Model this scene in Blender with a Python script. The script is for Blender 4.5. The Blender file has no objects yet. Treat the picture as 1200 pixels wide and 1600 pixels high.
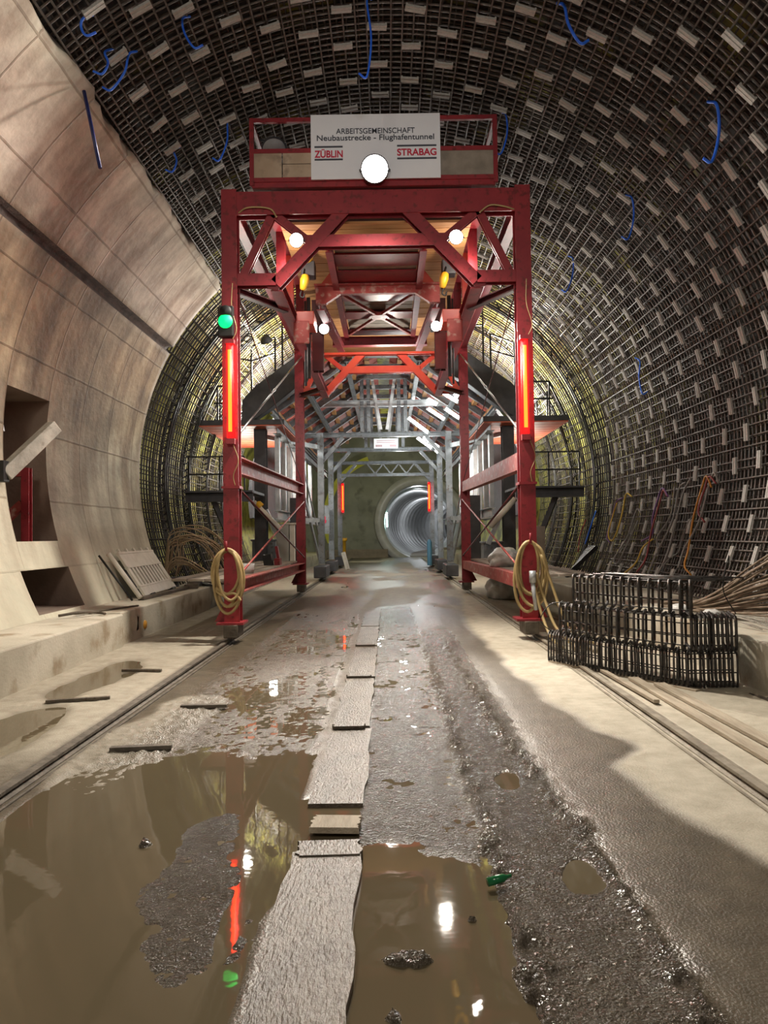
import bpy, math, random
import numpy as np
from mathutils import Vector, Matrix
random.seed(7); rng = np.random.RandomState(11)
S = bpy.context.scene
COL = S.collection
PI = math.pi
XC, ZC, R0 = 0.05, 2.79, 5.06          # tunnel axis and inner radius of the cast lining

# ------------------------------------------------------------------ mesh helpers
class MB:
    def __init__(s): s.v, s.f, s.m, s.sm = [], [], [], False
    def add(s, vs, fs, mi=0):
        n = len(s.v); s.v += [tuple(v) for v in vs]
        for f in fs: s.f.append(tuple(n + i for i in f)); s.m.append(mi)
    def box(s, x0, x1, y0, y1, z0, z1, mi=0):
        s.add([(x0,y0,z0),(x1,y0,z0),(x1,y1,z0),(x0,y1,z0),(x0,y0,z1),(x1,y0,z1),(x1,y1,z1),(x0,y1,z1)],
              [(0,3,2,1),(4,5,6,7),(0,1,5,4),(1,2,6,5),(2,3,7,6),(3,0,4,7)], mi)
        return s
    def prof(s, p0, p1, pts, up=(0,0,1), mi=0):
        """sweep a closed profile (pairs a,b) from p0 to p1; a runs sideways, b along up"""
        p0, p1 = Vector(p0), Vector(p1); d = (p1-p0).normalized(); up = Vector(up)
        if abs(d.dot(up)) > .99: up = Vector((0,1,0))
        sd = d.cross(up).normalized(); u = sd.cross(d).normalized(); n = len(pts)
        vs = [p0+sd*a+u*b for a,b in pts]+[p1+sd*a+u*b for a,b in pts]
        fs = [(i,(i+1)%n,n+(i+1)%n,n+i) for i in range(n)]+[tuple(range(n))[::-1], tuple(range(n,2*n))]
        s.add(vs, fs, mi); return s
    def bar(s, p0, p1, w, h, up=(0,0,1), mi=0):
        return s.prof(p0, p1, [(-w/2,-h/2),(w/2,-h/2),(w/2,h/2),(-w/2,h/2)], up, mi)
    def hbeam(s, p0, p1, w, h, tf=.018, tw=.014, up=(0,0,1)):
        a, b, t = w/2, h/2, tw/2
        return s.prof(p0, p1, [(-a,-b),(a,-b),(a,-b+tf),(t,-b+tf),(t,b-tf),(a,b-tf),(a,b),(-a,b),(-a,b-tf),(-t,b-tf),(-t,-b+tf),(-a,-b+tf)], up)
    def channel(s, p0, p1, w, h, t=.02, up=(0,0,1)):
        a, b = w/2, h/2
        return s.prof(p0, p1, [(-a,-b),(a,-b),(a,-b+t),(-a+t,-b+t),(-a+t,b-t),(a,b-t),(a,b),(-a,b)], up)
    def tube(s, path, r, n=6, mi=0, closed=False):
        P = [Vector(p) for p in path]; k = len(P); rings = []
        ref = None
        for i in range(k):
            if closed: d = P[(i+1)%k]-P[i-1]
            else: d = P[min(i+1,k-1)]-P[max(i-1,0)]
            d.normalize()
            if ref is None:
                ref = Vector((0,0,1)) if abs(d.z) < .9 else Vector((1,0,0))
                ref = (ref - d*ref.dot(d)).normalized()
            else:
                ref = ref - d*ref.dot(d)
                if ref.length < 1e-5: ref = d.orthogonal()
                ref.normalize()
            b = d.cross(ref)
            rings.append([P[i]+ref*(r*math.cos(2*PI*j/n))+b*(r*math.sin(2*PI*j/n)) for j in range(n)])
        vs = [v for q in rings for v in q]; fs = []
        for i in range(k if closed else k-1):
            a, c = i*n, ((i+1)%k)*n
            for j in range(n): fs.append((a+j, a+(j+1)%n, c+(j+1)%n, c+j))
        if not closed: fs += [tuple(range(n))[::-1], tuple(range((k-1)*n, k*n))]
        s.add(vs, fs, mi); s.sm = True; return s
    def prism(s, poly, axis, a0, a1, mi=0):
        """extrude polygon along axis 'x','y','z' between a0 and a1; poly given in the two other axes in order"""
        def P(u, v, a): return {'x':(a,u,v),'y':(u,a,v),'z':(u,v,a)}[axis]
        n = len(poly)
        s.add([P(u,v,a0) for u,v in poly]+[P(u,v,a1) for u,v in poly],
              [tuple(range(n)), tuple(range(n,2*n))[::-1]]+[(i,n+i,n+(i+1)%n,(i+1)%n) for i in range(n)], mi); return s
    def lathe(s, prof, c, axis=(0,0,1), n=20, mi=0):
        ax = Vector(axis).normalized(); e = ax.orthogonal().normalized(); g = ax.cross(e); c = Vector(c)
        vs = [c+ax*h+(e*math.cos(2*PI*j/n)+g*math.sin(2*PI*j/n))*r for r,h in prof for j in range(n)]
        fs = [(i*n+j, i*n+(j+1)%n, (i+1)*n+(j+1)%n, (i+1)*n+j) for i in range(len(prof)-1) for j in range(n)]
        s.add(vs, fs, mi); s.sm = True; return s
    def mesh(s, name, base=(0,0,0)):
        me = bpy.data.meshes.new(name); b = base
        me.from_pydata([(x-b[0],y-b[1],z-b[2]) for x,y,z in s.v], [], s.f)
        me.validate(); me.update(); return me

def rootloc(o):
    l = Vector((0,0,0))
    while o: l += o.location; o = o.parent
    return l
def obj(name, mb, mat, parent=None, label=None, kind=None, base=None, bevel=0):
    """one mesh object; mb holds world coordinates"""
    loc = rootloc(parent) if parent else Vector(base or (0,0,0))
    me = mb.mesh(name, loc) if isinstance(mb, MB) else mb
    for m in (mat if isinstance(mat,(list,tuple)) else [mat]): me.materials.append(m)
    if isinstance(mb, MB):
        if len(me.polygons) == len(mb.m): me.polygons.foreach_set('material_index', mb.m)
        if mb.sm: me.polygons.foreach_set('use_smooth', [len(p.vertices)==4 for p in me.polygons])
    o = bpy.data.objects.new(name, me); COL.objects.link(o)
    if parent: o.parent = parent
    else: o.location = loc
    if label: o['label'] = label
    if kind: o['kind'] = kind
    if bevel:
        b = o.modifiers.new('edge','BEVEL'); b.width = bevel; b.segments = 2; b.limit_method = 'ANGLE'
    return o
def thing(name, label, cat, loc=(0,0,0), group=None):
    o = bpy.data.objects.new(name, None); COL.objects.link(o); o.location = loc; o.empty_display_size = .2
    o['label'] = label; o['category'] = cat; o['kind'] = 'thing'
    if group: o['group'] = group
    return o
def tag(o, label, cat, group=None):
    o['label'] = label; o['category'] = cat; o['kind'] = 'thing'
    if group: o['group'] = group
    return o
def spline(pts, n=8):
    P = [Vector(p) for p in pts]; P = [P[0]*2-P[1]]+P+[P[-1]*2-P[-2]]; out = []
    for i in range(1, len(P)-2):
        for k in range(n):
            t = k/n; a,b,c,d = P[i-1:i+3]
            out.append(.5*((2*b)+(c-a)*t+(2*a-5*b+4*c-d)*t*t+(3*b-a-3*c+d)*t**3))
    out.append(P[-2]); return out
def cyl(th, R, y):
    a = math.radians(th); return (XC+R*math.cos(a), y, ZC+R*math.sin(a))
def onwall(y, z, R):                      # right-hand point of the circle R at height z
    return (XC+math.sqrt(max(R*R-(z-ZC)**2, .01)), y, z)

# ------------------------------------------------------------------ materials
def nodes(name):
    m = bpy.data.materials.new(name); m.use_nodes = True
    return m, m.node_tree.nodes, m.node_tree.links, m.node_tree.nodes['Principled BSDF']
def mat(name, c1, c2=None, scale=4, rough=.6, metal=0, bump=0, bscale=60, detail=6, stretch=(1,1,1), lo=.35, hi=.65, c3=None, s3=25, rough2=None):
    m, N, L, B = nodes(name)
    B.inputs['Roughness'].default_value = rough; B.inputs['Metallic'].default_value = metal
    tc = N.new('ShaderNodeTexCoord'); mp = N.new('ShaderNodeMapping'); mp.inputs['Scale'].default_value = stretch
    L.new(tc.outputs['Object'], mp.inputs['Vector'])
    if c2:
        n = N.new('ShaderNodeTexNoise'); n.inputs['Scale'].default_value = scale; n.inputs['Detail'].default_value = detail
        r = N.new('ShaderNodeValToRGB'); r.color_ramp.elements[0].position = lo; r.color_ramp.elements[1].position = hi
        r.color_ramp.elements[0].color = (*c1,1); r.color_ramp.elements[1].color = (*c2,1)
        L.new(mp.outputs[0], n.inputs['Vector']); L.new(n.outputs['Fac'], r.inputs[0])
        out = r.outputs[0]
        if c3:
            n2 = N.new('ShaderNodeTexNoise'); n2.inputs['Scale'].default_value = s3; n2.inputs['Detail'].default_value = 4
            L.new(mp.outputs[0], n2.inputs['Vector'])
            r2 = N.new('ShaderNodeValToRGB'); r2.color_ramp.elements[0].position = .55; r2.color_ramp.elements[1].position = .68
            L.new(n2.outputs['Fac'], r2.inputs[0])
            mx = N.new('ShaderNodeMixRGB'); mx.inputs[2].default_value = (*c3,1)
            L.new(r2.outputs[0], mx.inputs[0]); L.new(out, mx.inputs[1]); out = mx.outputs[0]
        L.new(out, B.inputs['Base Color'])
        if rough2 is not None:
            mr = N.new('ShaderNodeMapRange'); mr.inputs[3].default_value = rough; mr.inputs[4].default_value = rough2
            L.new(n.outputs['Fac'], mr.inputs[0]); L.new(mr.outputs[0], B.inputs['Roughness'])
    else: B.inputs['Base Color'].default_value = (*c1,1)
    if bump:
        n = N.new('ShaderNodeTexNoise'); n.inputs['Scale'].default_value = bscale; n.inputs['Detail'].default_value = 5
        b = N.new('ShaderNodeBump'); b.inputs['Strength'].default_value = bump; b.inputs['Distance'].default_value = .02
        L.new(mp.outputs[0], n.inputs['Vector']); L.new(n.outputs['Fac'], b.inputs['Height']); L.new(b.outputs[0], B.inputs['Normal'])
    return m
def emit(name, c, s):
    m, N, L, B = nodes(name); B.inputs['Base Color'].default_value = (*c,1)
    B.inputs['Emission Color'].default_value = (*c,1); B.inputs['Emission Strength'].default_value = s; return m

RED   = mat('red_paint', (.23,.018,.028), (.30,.028,.035), 3, .42, 0, .05, 40, c3=(.16,.02,.02), s3=14)
REDL  = mat('worn_red_paint', (.42,.085,.075), (.30,.05,.045), 5, .55, 0, .1, 40, c3=(.45,.30,.25), s3=9)
REDB  = mat('bright_lit_red', (.42,.035,.022), (.50,.06,.03), 3, .4, 0, .05, 40)
DRED  = mat('dark_red_steel', (.07,.014,.018), (.11,.02,.022), 4, .5)
GREY  = mat('grey_steel_paint', (.15,.165,.18), (.22,.235,.25), 4, .5, .1, .05, 30, c3=(.12,.11,.10), s3=12)
GALV  = mat('galvanised_steel', (.38,.40,.42), (.50,.52,.53), 6, .4, .4)
DARK  = mat('dark_grey_steel', (.055,.055,.062), (.085,.085,.092), 4, .55, .1)
BLACK = mat('black_steel', (.012,.012,.013), (.025,.024,.022), 8, .5, .2)
RUSTY = mat('grimy_wheel_steel', (.09,.075,.058), (.17,.145,.115), 9, .7, .2, .3, 40)
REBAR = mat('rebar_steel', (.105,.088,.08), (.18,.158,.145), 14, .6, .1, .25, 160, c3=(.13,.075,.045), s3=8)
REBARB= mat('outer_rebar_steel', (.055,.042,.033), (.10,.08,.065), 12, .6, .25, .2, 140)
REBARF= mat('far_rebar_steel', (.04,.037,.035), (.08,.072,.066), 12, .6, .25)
PALEMUD = mat('muddy_rail_steel', (.20,.17,.13), (.34,.30,.235), 6, .6, .1, .3, 40)
ROD   = mat('bent_rod_steel', (.19,.14,.10), (.31,.25,.19), 9, .5, .3, .25, 150)
RODT  = mat('tan_rod_steel', (.33,.245,.15), (.46,.36,.24), 9, .6, .2, .2, 150)
STIR  = mat('stirrup_steel', (.040,.036,.034), (.085,.078,.073), 18, .42, .45, .3, 170, c3=(.09,.045,.025), s3=12)
SPAC  = mat('fibre_cement_spacer', (.36,.35,.33), (.46,.45,.43), 20, .85, 0, .3, 90)
WOOD  = mat('timber_boards', (.40,.19,.065), (.54,.29,.115), 3, .7, 0, .25, 12, stretch=(.5,9,2))
PLY   = mat('plywood_sheet', (.40,.30,.21), (.50,.39,.29), 3, .75, 0, .1, 30, c3=(.30,.23,.17), s3=5)
PLYG  = mat('dirty_plywood_sheet', (.22,.19,.155), (.33,.28,.23), 5, .8, 0, .1, 30)
OLDW  = mat('grimy_plank_wood', (.075,.058,.04), (.15,.122,.09), 3, .38, 0, .6, 26, stretch=(3.2,1,3.2), c3=(.09,.065,.045), s3=7)
OLDWD = mat('pale_plank_wood', (.32,.265,.195), (.44,.375,.285), 3, .75, 0, .4, 14, stretch=(7,1,7))
OLDB  = mat('weathered_beam_wood', (.24,.225,.195), (.36,.335,.29), 4, .75, 0, .3, 25, c3=(.2,.18,.15), s3=9)
HOSE  = mat('tan_rubber_hose', (.36,.26,.115), (.46,.35,.17), 8, .5)
WHITE = mat('white_plastic', (.62,.58,.50), (.72,.68,.60), 6, .55, 0, .05, 40)
TARP  = mat('white_tarp_sheet', (.50,.50,.48), (.66,.66,.64), 5, .45, 0, .4, 14)
YEL   = mat('yellow_machine_paint', (.65,.36,.02), (.72,.43,.04), 6, .4)
SIGNW = mat('white_sign_board', (.82,.83,.88), (.85,.86,.90), 2, .45)
TXTD  = mat('dark_sign_lettering', (.06,.065,.085)); TXTR = mat('red_sign_lettering', (.55,.02,.06))
BLUE  = mat('blue_plastic_tube', (.02,.13,.80), (.04,.20,.90), 8, .4)
NAVY  = mat('dark_blue_plastic_tube', (.012,.016,.09), (.02,.03,.14), 8, .4)
FPANEL= mat('red_formwork_panel', (.30,.06,.045), (.42,.11,.08), 5, .6)
OPANEL= mat('orange_red_board', (.60,.13,.07), (.70,.19,.11), 5, .55)
YMEM  = mat('yellow_green_sheet', (.42,.42,.05), (.50,.48,.09), 3, .45)

def lining_mat():
    m, N, L, B = nodes('cast_lining_concrete'); B.inputs['Roughness'].default_value = .75
    uv = N.new('ShaderNodeUVMap'); uv.uv_map = 'UVMap'
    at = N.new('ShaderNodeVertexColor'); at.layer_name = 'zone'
    n1 = N.new('ShaderNodeTexNoise'); n1.inputs['Scale'].default_value = 1.3; n1.inputs['Detail'].default_value = 8; n1.inputs['Roughness'].default_value = .65
    mp = N.new('ShaderNodeMapping'); mp.inputs['Scale'].default_value = (1.9,.26,1)
    n2 = N.new('ShaderNodeTexNoise'); n2.inputs['Scale'].default_value = 1.3; n2.inputs['Detail'].default_value = 3
    L.new(uv.outputs[0], n1.inputs['Vector']); L.new(uv.outputs[0], mp.inputs[0]); L.new(mp.outputs[0], n2.inputs['Vector'])
    r1 = N.new('ShaderNodeValToRGB'); e = r1.color_ramp.elements
    e[0].position = .36; e[0].color = (.40,.37,.35,1); e[1].position = .66; e[1].color = (1.1,1.1,1.08,1)
    L.new(n1.outputs['Fac'], r1.inputs[0])
    r2 = N.new('ShaderNodeValToRGB'); e = r2.color_ramp.elements
    e[0].position = .36; e[0].color = (.50,.40,.35,1); e[1].position = .60; e[1].color = (1,1,1,1)
    L.new(n2.outputs['Fac'], r2.inputs[0])
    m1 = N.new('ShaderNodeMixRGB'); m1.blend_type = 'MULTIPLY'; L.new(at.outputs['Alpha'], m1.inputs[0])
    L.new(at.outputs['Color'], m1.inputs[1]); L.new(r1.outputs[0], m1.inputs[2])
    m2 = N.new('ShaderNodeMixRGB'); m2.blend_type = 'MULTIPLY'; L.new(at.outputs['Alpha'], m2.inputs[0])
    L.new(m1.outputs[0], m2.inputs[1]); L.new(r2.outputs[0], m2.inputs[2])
    br = N.new('ShaderNodeTexBrick'); br.inputs['Scale'].default_value = 1; br.offset = .0
    br.inputs['Brick Width'].default_value = 1.25; br.inputs['Row Height'].default_value = .98
    br.inputs['Mortar Size'].default_value = .02; br.inputs['Mortar Smooth'].default_value = .6
    br.inputs['Color1'].default_value = (1,1,1,1); br.inputs['Color2'].default_value = (.78,.77,.76,1); br.inputs['Mortar'].default_value = (.42,.36,.31,1)
    # wobble the seams a little
    ad = N.new('ShaderNodeVectorMath'); ad.operation = 'MULTIPLY_ADD'; ad.inputs[1].default_value = (.05,.05,0)
    L.new(n1.outputs['Color'], ad.inputs[0]); L.new(uv.outputs[0], ad.inputs[2]); L.new(ad.outputs[0], br.inputs['Vector'])
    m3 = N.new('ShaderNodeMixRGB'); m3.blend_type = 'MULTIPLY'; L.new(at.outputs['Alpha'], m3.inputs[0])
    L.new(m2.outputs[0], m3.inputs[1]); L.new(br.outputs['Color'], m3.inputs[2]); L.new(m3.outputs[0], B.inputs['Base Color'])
    n3 = N.new('ShaderNodeTexNoise'); n3.inputs['Scale'].default_value = 9; n3.inputs['Detail'].default_value = 9
    L.new(uv.outputs[0], n3.inputs['Vector'])
    mm = N.new('ShaderNodeMixRGB'); mm.inputs[0].default_value = .45; L.new(n3.outputs['Fac'], mm.inputs[1]); L.new(br.outputs['Color'], mm.inputs[2])
    b = N.new('ShaderNodeBump'); b.inputs['Strength'].default_value = .5; b.inputs['Distance'].default_value = .05
    L.new(mm.outputs[0], b.inputs['Height']); L.new(b.outputs[0], B.inputs['Normal']); return m
LINING = lining_mat()
CONC  = mat('walkway_concrete', (.42,.385,.31), (.58,.54,.45), 1.6, .8, 0, .25, 30, c3=(.33,.27,.19), s3=2.2)
CONCD = mat('damp_concrete', (.20,.165,.125), (.30,.25,.19), 2, .75, 0, .25, 25)
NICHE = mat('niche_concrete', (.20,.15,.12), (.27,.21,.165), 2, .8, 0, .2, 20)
BULK  = mat('bulkhead_concrete', (.20,.205,.165), (.27,.275,.22), .8, .7, 0, .2, 12, c3=(.15,.15,.12), s3=1.4)
RINGC = mat('smooth_ring_concrete', (.42,.42,.42), (.52,.52,.52), 2, .38, 0, .1, 20)
JOINT = mat('dark_joint_recess', (.05,.036,.032), (.10,.07,.06), 6, .85, 0, .5, 30)
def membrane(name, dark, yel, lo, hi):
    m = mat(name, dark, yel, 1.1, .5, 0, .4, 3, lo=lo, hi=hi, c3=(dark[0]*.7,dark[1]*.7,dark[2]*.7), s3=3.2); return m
MEMN  = membrane('painted_shade_membrane', (.020,.017,.014), (.30,.28,.05), .57, .66)  # near membrane: lack of light there is put into the dark colour
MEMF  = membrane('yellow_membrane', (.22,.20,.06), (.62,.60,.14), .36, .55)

# ------------------------------------------------------------------ camera
cam = bpy.data.cameras.new('camera'); co = bpy.data.objects.new('camera', cam); COL.objects.link(co)
cam.sensor_fit = 'VERTICAL'; cam.sensor_height = 36; cam.lens = 27; cam.clip_end = 300
co.matrix_world = Matrix.Translation((0,0,1.5)) @ Matrix.Rotation(math.atan(5.5/1200),4,'Z') @ Matrix.Rotation(PI/2+math.atan(35/1200),4,'X') @ Matrix.Rotation(math.radians(-.8),4,'Z')
S.camera = co

# ------------------------------------------------------------------ numpy noise
def vnoise(x, y, seed=0):
    xi, yi = np.floor(x).astype(np.int64), np.floor(y).astype(np.int64); fx, fy = x-xi, y-yi
    fx, fy = fx*fx*(3-2*fx), fy*fy*(3-2*fy)
    def h(a, b):
        n = (a*374761393 + b*668265263 + seed*974711) & 0x7fffffff
        n = ((n ^ (n>>13))*1274126177) & 0x7fffffff
        return ((n ^ (n>>16)) & 0xffff)/65535.0
    return (h(xi,yi)*(1-fx)+h(xi+1,yi)*fx)*(1-fy)+(h(xi,yi+1)*(1-fx)+h(xi+1,yi+1)*fx)*fy
def fbm(x, y, o=4, seed=0):
    s, a, t = 0, 1, 0
    for i in range(o): s = s+a*vnoise(x*2**i, y*2**i, seed+i); t += a; a *= .5
    return s/t
def sm(a, b, t):
    t = np.clip((t-a)/(b-a), 0, 1); return t*t*(3-2*t)

# ------------------------------------------------------------------ floor
def grid_mesh(name, X, Y, Z, cols=None):
    ny, nx = X.shape; me = bpy.data.meshes.new(name)
    v = np.stack([X,Y,Z], -1).reshape(-1,3).astype(np.float32)
    i = np.arange(ny*nx).reshape(ny,nx)
    q = np.stack([i[:-1,:-1], i[:-1,1:], i[1:,1:], i[1:,:-1]], -1).reshape(-1,4).astype(np.int32)
    me.vertices.add(len(v)); me.vertices.foreach_set('co', v.ravel())
    me.loops.add(q.size); me.loops.foreach_set('vertex_index', q.ravel())
    me.polygons.add(len(q)); me.polygons.foreach_set('loop_start', np.arange(len(q), dtype=np.int32)*4)
    me.polygons.foreach_set('use_smooth', np.ones(len(q), bool))
    me.update(calc_edges=True); me.validate()
    if cols is not None:
        a = me.color_attributes.new('mask','FLOAT_COLOR','POINT')
        c = np.concatenate([np.stack(cols,-1).reshape(-1,3), np.ones((len(v),1))],1).astype(np.float32)
        a.data.foreach_set('color', c.ravel())
    return me
ys = [1.7]
while ys[-1] < 13: ys.append(ys[-1]*1.004)
while ys[-1] < 56: ys.append(ys[-1]*1.012)
ys = np.array(ys); xs = np.linspace(-3.72, 3.46, 380)
X, Y = np.meshgrid(xs, ys)
wx = X+.10*(fbm(X*2.2, Y*1.6, 4, 3)-.5)*2; wy = Y+.5*(fbm(X*1.7, Y*1.1, 4, 9)-.5)*2
fx_ = X+.05*(fbm(X*9, Y*7, 3, 21)-.5)*2
fine = fbm(X*26, Y*22, 3, 5)-.5; mid = fbm(X*5, Y*3.2, 4, 13)-.5; big = fbm(X*1.1, Y*.45, 4, 17)-.5
edge = np.interp(Y, [1.5,3,3.5,4.13,4.9,5.3,5.5,5.8,7,9,10.8,14,17,25,60], [2.05,1.9,1.68,1.5,1.42,1.70,1.72,1.5,1.4,1.33,1.27,1.3,1.6,2.0,2.2])
dry = sm(-.08,.10, wx-edge)*sm(3.0,3.5,Y+.6*X)                 # pale dry slab on the right
H = .006+.010*mid+.004*fine+.012*big
H = H*(1-dry)+dry*(.016+.004*mid+.002*fine)
def ell(cx, cy, rx, ry, x=None, y=None):
    x = wx if x is None else x; y = wy if y is None else y
    return 1-sm(.75,1.15, np.sqrt(((x-cx)/rx)**2+((y-cy)/ry)**2))
pA = sm(-2.12,-2.0, X)*(1-sm(-.56,-.5, X))*(1-sm(4.6,5.6, wy))
H = H*(1-pA)+pA*(-.02+.010*mid+.002*fine)
gran = np.zeros_like(X)
pt = np.clip(ell(-.80,3.15,.30,.42)+ell(-.66,2.72,.22,.2)+ell(-.78,3.7,.34,.5),0,1)*pA
H = H*(1-pt)+pt*(.003+.018*fine+.008*mid); gran = np.maximum(gran, pt)
hole = np.clip(ell(-.625,3.05,.045,.26, X, Y)+ell(-.56,3.42,.10,.34,X,Y),0,1); H = H*(1-hole)-hole*.02; gran *= 1-hole
pM = sm(-2.0,-1.7,wx)*(1-sm(-.6,-.45,X))*sm(4.6,5.6,wy)*(1-sm(14,18,Y))
H += pM*(-.0035+.016*fine+.014*(fbm(X*2.6,Y*1.1,3,63)-.5)); gran = np.maximum(gran, pM*.5)
pP = ell(-.35,3.98,.42,.42); H = H*(1-pP)-pP*.02                                      # puddle around the broken planks
pB = sm(-.2,-.16,X)*(1-sm(.40,.50,fx_))*(1-sm(3.45,3.8,wy)); H = H*(1-pB)-pB*.022
c1 = sm(-.2,-.16,X)*(1-sm(.40,.52,fx_))*sm(3.45,3.8,wy)*(1-sm(12,20,Y)); H = H*(1-c1)+c1*(.004+.015*fine+.016*mid); gran = np.maximum(gran, c1*.72)
c2 = sm(.42,.5,fx_)*(1-sm(.9,1.0,fx_))*(1-sm(10,14,Y)); H = H*(1-c2)+c2*(.010+.020*fine+.010*mid); gran = np.maximum(gran, c2*.9)
ov = ell(.80,3.3,.085,.24)+ell(.72,4.55,.08,.2); ov = np.clip(ov,0,1); H = H*(1-ov)-ov*.02; gran *= 1-ov
cl = sm(.38,.62,fbm(X*14,Y*9,3,31))
r1 = np.exp(-((fx_-.47)/.055)**2)*(1-sm(8,13,Y)); r2 = np.exp(-((fx_-np.interp(Y,[2,4,6,11],[.95,.93,.80,.76]))/.05)**2)*(1-sm(8,13,Y))
H += (r1+r2)*cl*(.016+.070*np.abs(fbm(X*30,Y*20,3,41)-.35)); gran = np.maximum(gran, np.clip((r1+r2)*1.2,0,1))
cD = sm(.98,1.06,fx_)*(1-dry)*(1-sm(8,12,Y)); H = H*(1-cD)+cD*(.010+.003*mid+.0015*fine)
for cx, cy, rx, ry, hh in [(.05,2.75,.10,.045,.045),(-1.21,3.78,.03,.03,.05),(.0,2.42,.03,.04,.03),(.30,3.02,.02,.02,.03)]:
    q = ell(cx,cy,rx,ry,X+.02*fine,Y+.05*fine); H = H*(1-q)+q*(.006+hh*np.abs(fbm(X*40,Y*30,3,7)-.2)); gran = np.maximum(gran,q)
lm = 1-sm(-2.42,-2.34,X)                                                              # outside the left rail
lp = ell(-3.0,6.0,.38,.9)+ell(-3.1,8.3,.3,1.2); lp = np.clip(lp,0,1)*lm
H = H*(1-lm)+lm*(.016+.012*mid+.010*fine*sm(.45,.6,fbm(X*2,Y*1.2,3,55))); H = H*(1-lp)-lp*.004
lmud = np.clip(ell(-1.85,5.6,.38,1.3)+ell(-1.75,6.9,.3,.7),0,1)*sm(-2.25,-2.15,X); H += lmud*(.012+.03*np.clip(fine,0,1)); 
dry = np.maximum(dry, lm*(.75-.4*lp)*sm(4.3,6,Y)); dry = np.maximum(dry, .45*lmud)
far = sm(12,16,Y); H = H*(1-far)+far*(.004+.012*(fbm(X*1.6,Y*.5,4,77)-.5)+.003*fine)
fd = sm(.5,.62,fbm(X*1.2,Y*.35,4,88))*far; dry = np.maximum(dry, fd*.6)
rail_l = np.abs(X+2.25)<.10; rail_r = np.abs(X-2.08)<.10
H = np.where(rail_l|rail_r, np.minimum(H,.004), H)
clay = np.clip(pA+pB+cD,0,1)
def floor_mat():
    m, N, L, B = nodes('wet_mud_floor')
    a = N.new('ShaderNodeVertexColor'); a.layer_name = 'mask'; sp = N.new('ShaderNodeSeparateColor'); L.new(a.outputs[0], sp.inputs[0])
    tc = N.new('ShaderNodeTexCoord')
    n = N.new('ShaderNodeTexNoise'); n.inputs['Scale'].default_value = 5; n.inputs['Detail'].default_value = 12; n.inputs['Roughness'].default_value = .68; L.new(tc.outputs['Object'], n.inputs['Vector'])
    w = N.new('ShaderNodeValToRGB'); w.color_ramp.elements[0].color = (.075,.060,.040,1); w.color_ramp.elements[1].color = (.135,.11,.075,1)
    w.color_ramp.elements[0].position = .35; w.color_ramp.elements[1].position = .68; L.new(n.outputs['Fac'], w.inputs[0])
    d = N.new('ShaderNodeValToRGB'); d.color_ramp.elements[0].color = (.36,.32,.245,1); d.color_ramp.elements[1].color = (.52,.475,.385,1)
    d.color_ramp.elements[0].position = .3; d.color_ramp.elements[1].position = .65; L.new(n.outputs['Fac'], d.inputs[0])
    mx = N.new('ShaderNodeMixRGB'); L.new(sp.outputs[0], mx.inputs[0]); L.new(w.outputs[0], mx.inputs[1]); L.new(d.outputs[0], mx.inputs[2])
    g = N.new('ShaderNodeMixRGB'); g.inputs[2].default_value = (.085,.07,.055,1)
    gf = N.new('ShaderNodeMath'); gf.operation = 'MULTIPLY'; gf.inputs[1].default_value = .7; L.new(sp.outputs[1], gf.inputs[0])
    L.new(gf.outputs[0], g.inputs[0]); L.new(mx.outputs[0], g.inputs[1]); L.new(g.outputs[0], B.inputs['Base Color'])
    # roughness: wet film .2 -> dry .85, granular slurry .16
    r = N.new('ShaderNodeMapRange'); r.inputs[3].default_value = .38; r.inputs[4].default_value = .85; L.new(sp.outputs[0], r.inputs[0])
    r2 = N.new('ShaderNodeMixRGB'); r2.inputs[2].default_value = (.13,.13,.13,1); L.new(sp.outputs[1], r2.inputs[0]); L.new(r.outputs[0], r2.inputs[1]); L.new(r2.outputs[0], B.inputs['Roughness'])
    f = N.new('ShaderNodeTexNoise'); f.inputs['Scale'].default_value = 80; f.inputs['Detail'].default_value = 2; L.new(tc.outputs['Object'], f.inputs['Vector'])
    bs = N.new('ShaderNodeMapRange'); bs.inputs[3].default_value = .17; bs.inputs[4].default_value = .9; L.new(sp.outputs[1], bs.inputs[0])
    b = N.new('ShaderNodeBump'); b.inputs['Distance'].default_value = .035; L.new(bs.outputs[0], b.inputs['Strength']); L.new(f.outputs['Fac'], b.inputs['Height']); L.new(b.outputs[0], B.inputs['Normal'])
    return m
fm = grid_mesh('floor', X, Y, H, [dry, np.clip(gran,0,1), clay])
obj('floor', fm, floor_mat(), kind='structure')
def water_mat():
    m, N, L, B = nodes('murky_puddle_water'); B.inputs['Base Color'].default_value = (.125,.100,.062,1)
    B.inputs['Roughness'].default_value = .025; B.inputs['IOR'].default_value = 1.36
    tc = N.new('ShaderNodeTexCoord'); n = N.new('ShaderNodeTexNoise'); n.inputs['Scale'].default_value = 5; n.inputs['Detail'].default_value = 3; L.new(tc.outputs['Object'], n.inputs['Vector'])
    b = N.new('ShaderNodeBump'); b.inputs['Strength'].default_value = .035; b.inputs['Distance'].default_value = .02; L.new(n.outputs['Fac'], b.inputs['Height']); L.new(b.outputs[0], B.inputs['Normal']); return m
wm = MB(); wm.add([(-3.7,1.7,0),(3.44,1.7,0),(3.44,54,0),(-3.7,54,0)], [(0,1,2,3)])
o = obj('puddle_water', wm, water_mat(), kind='structure')

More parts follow.
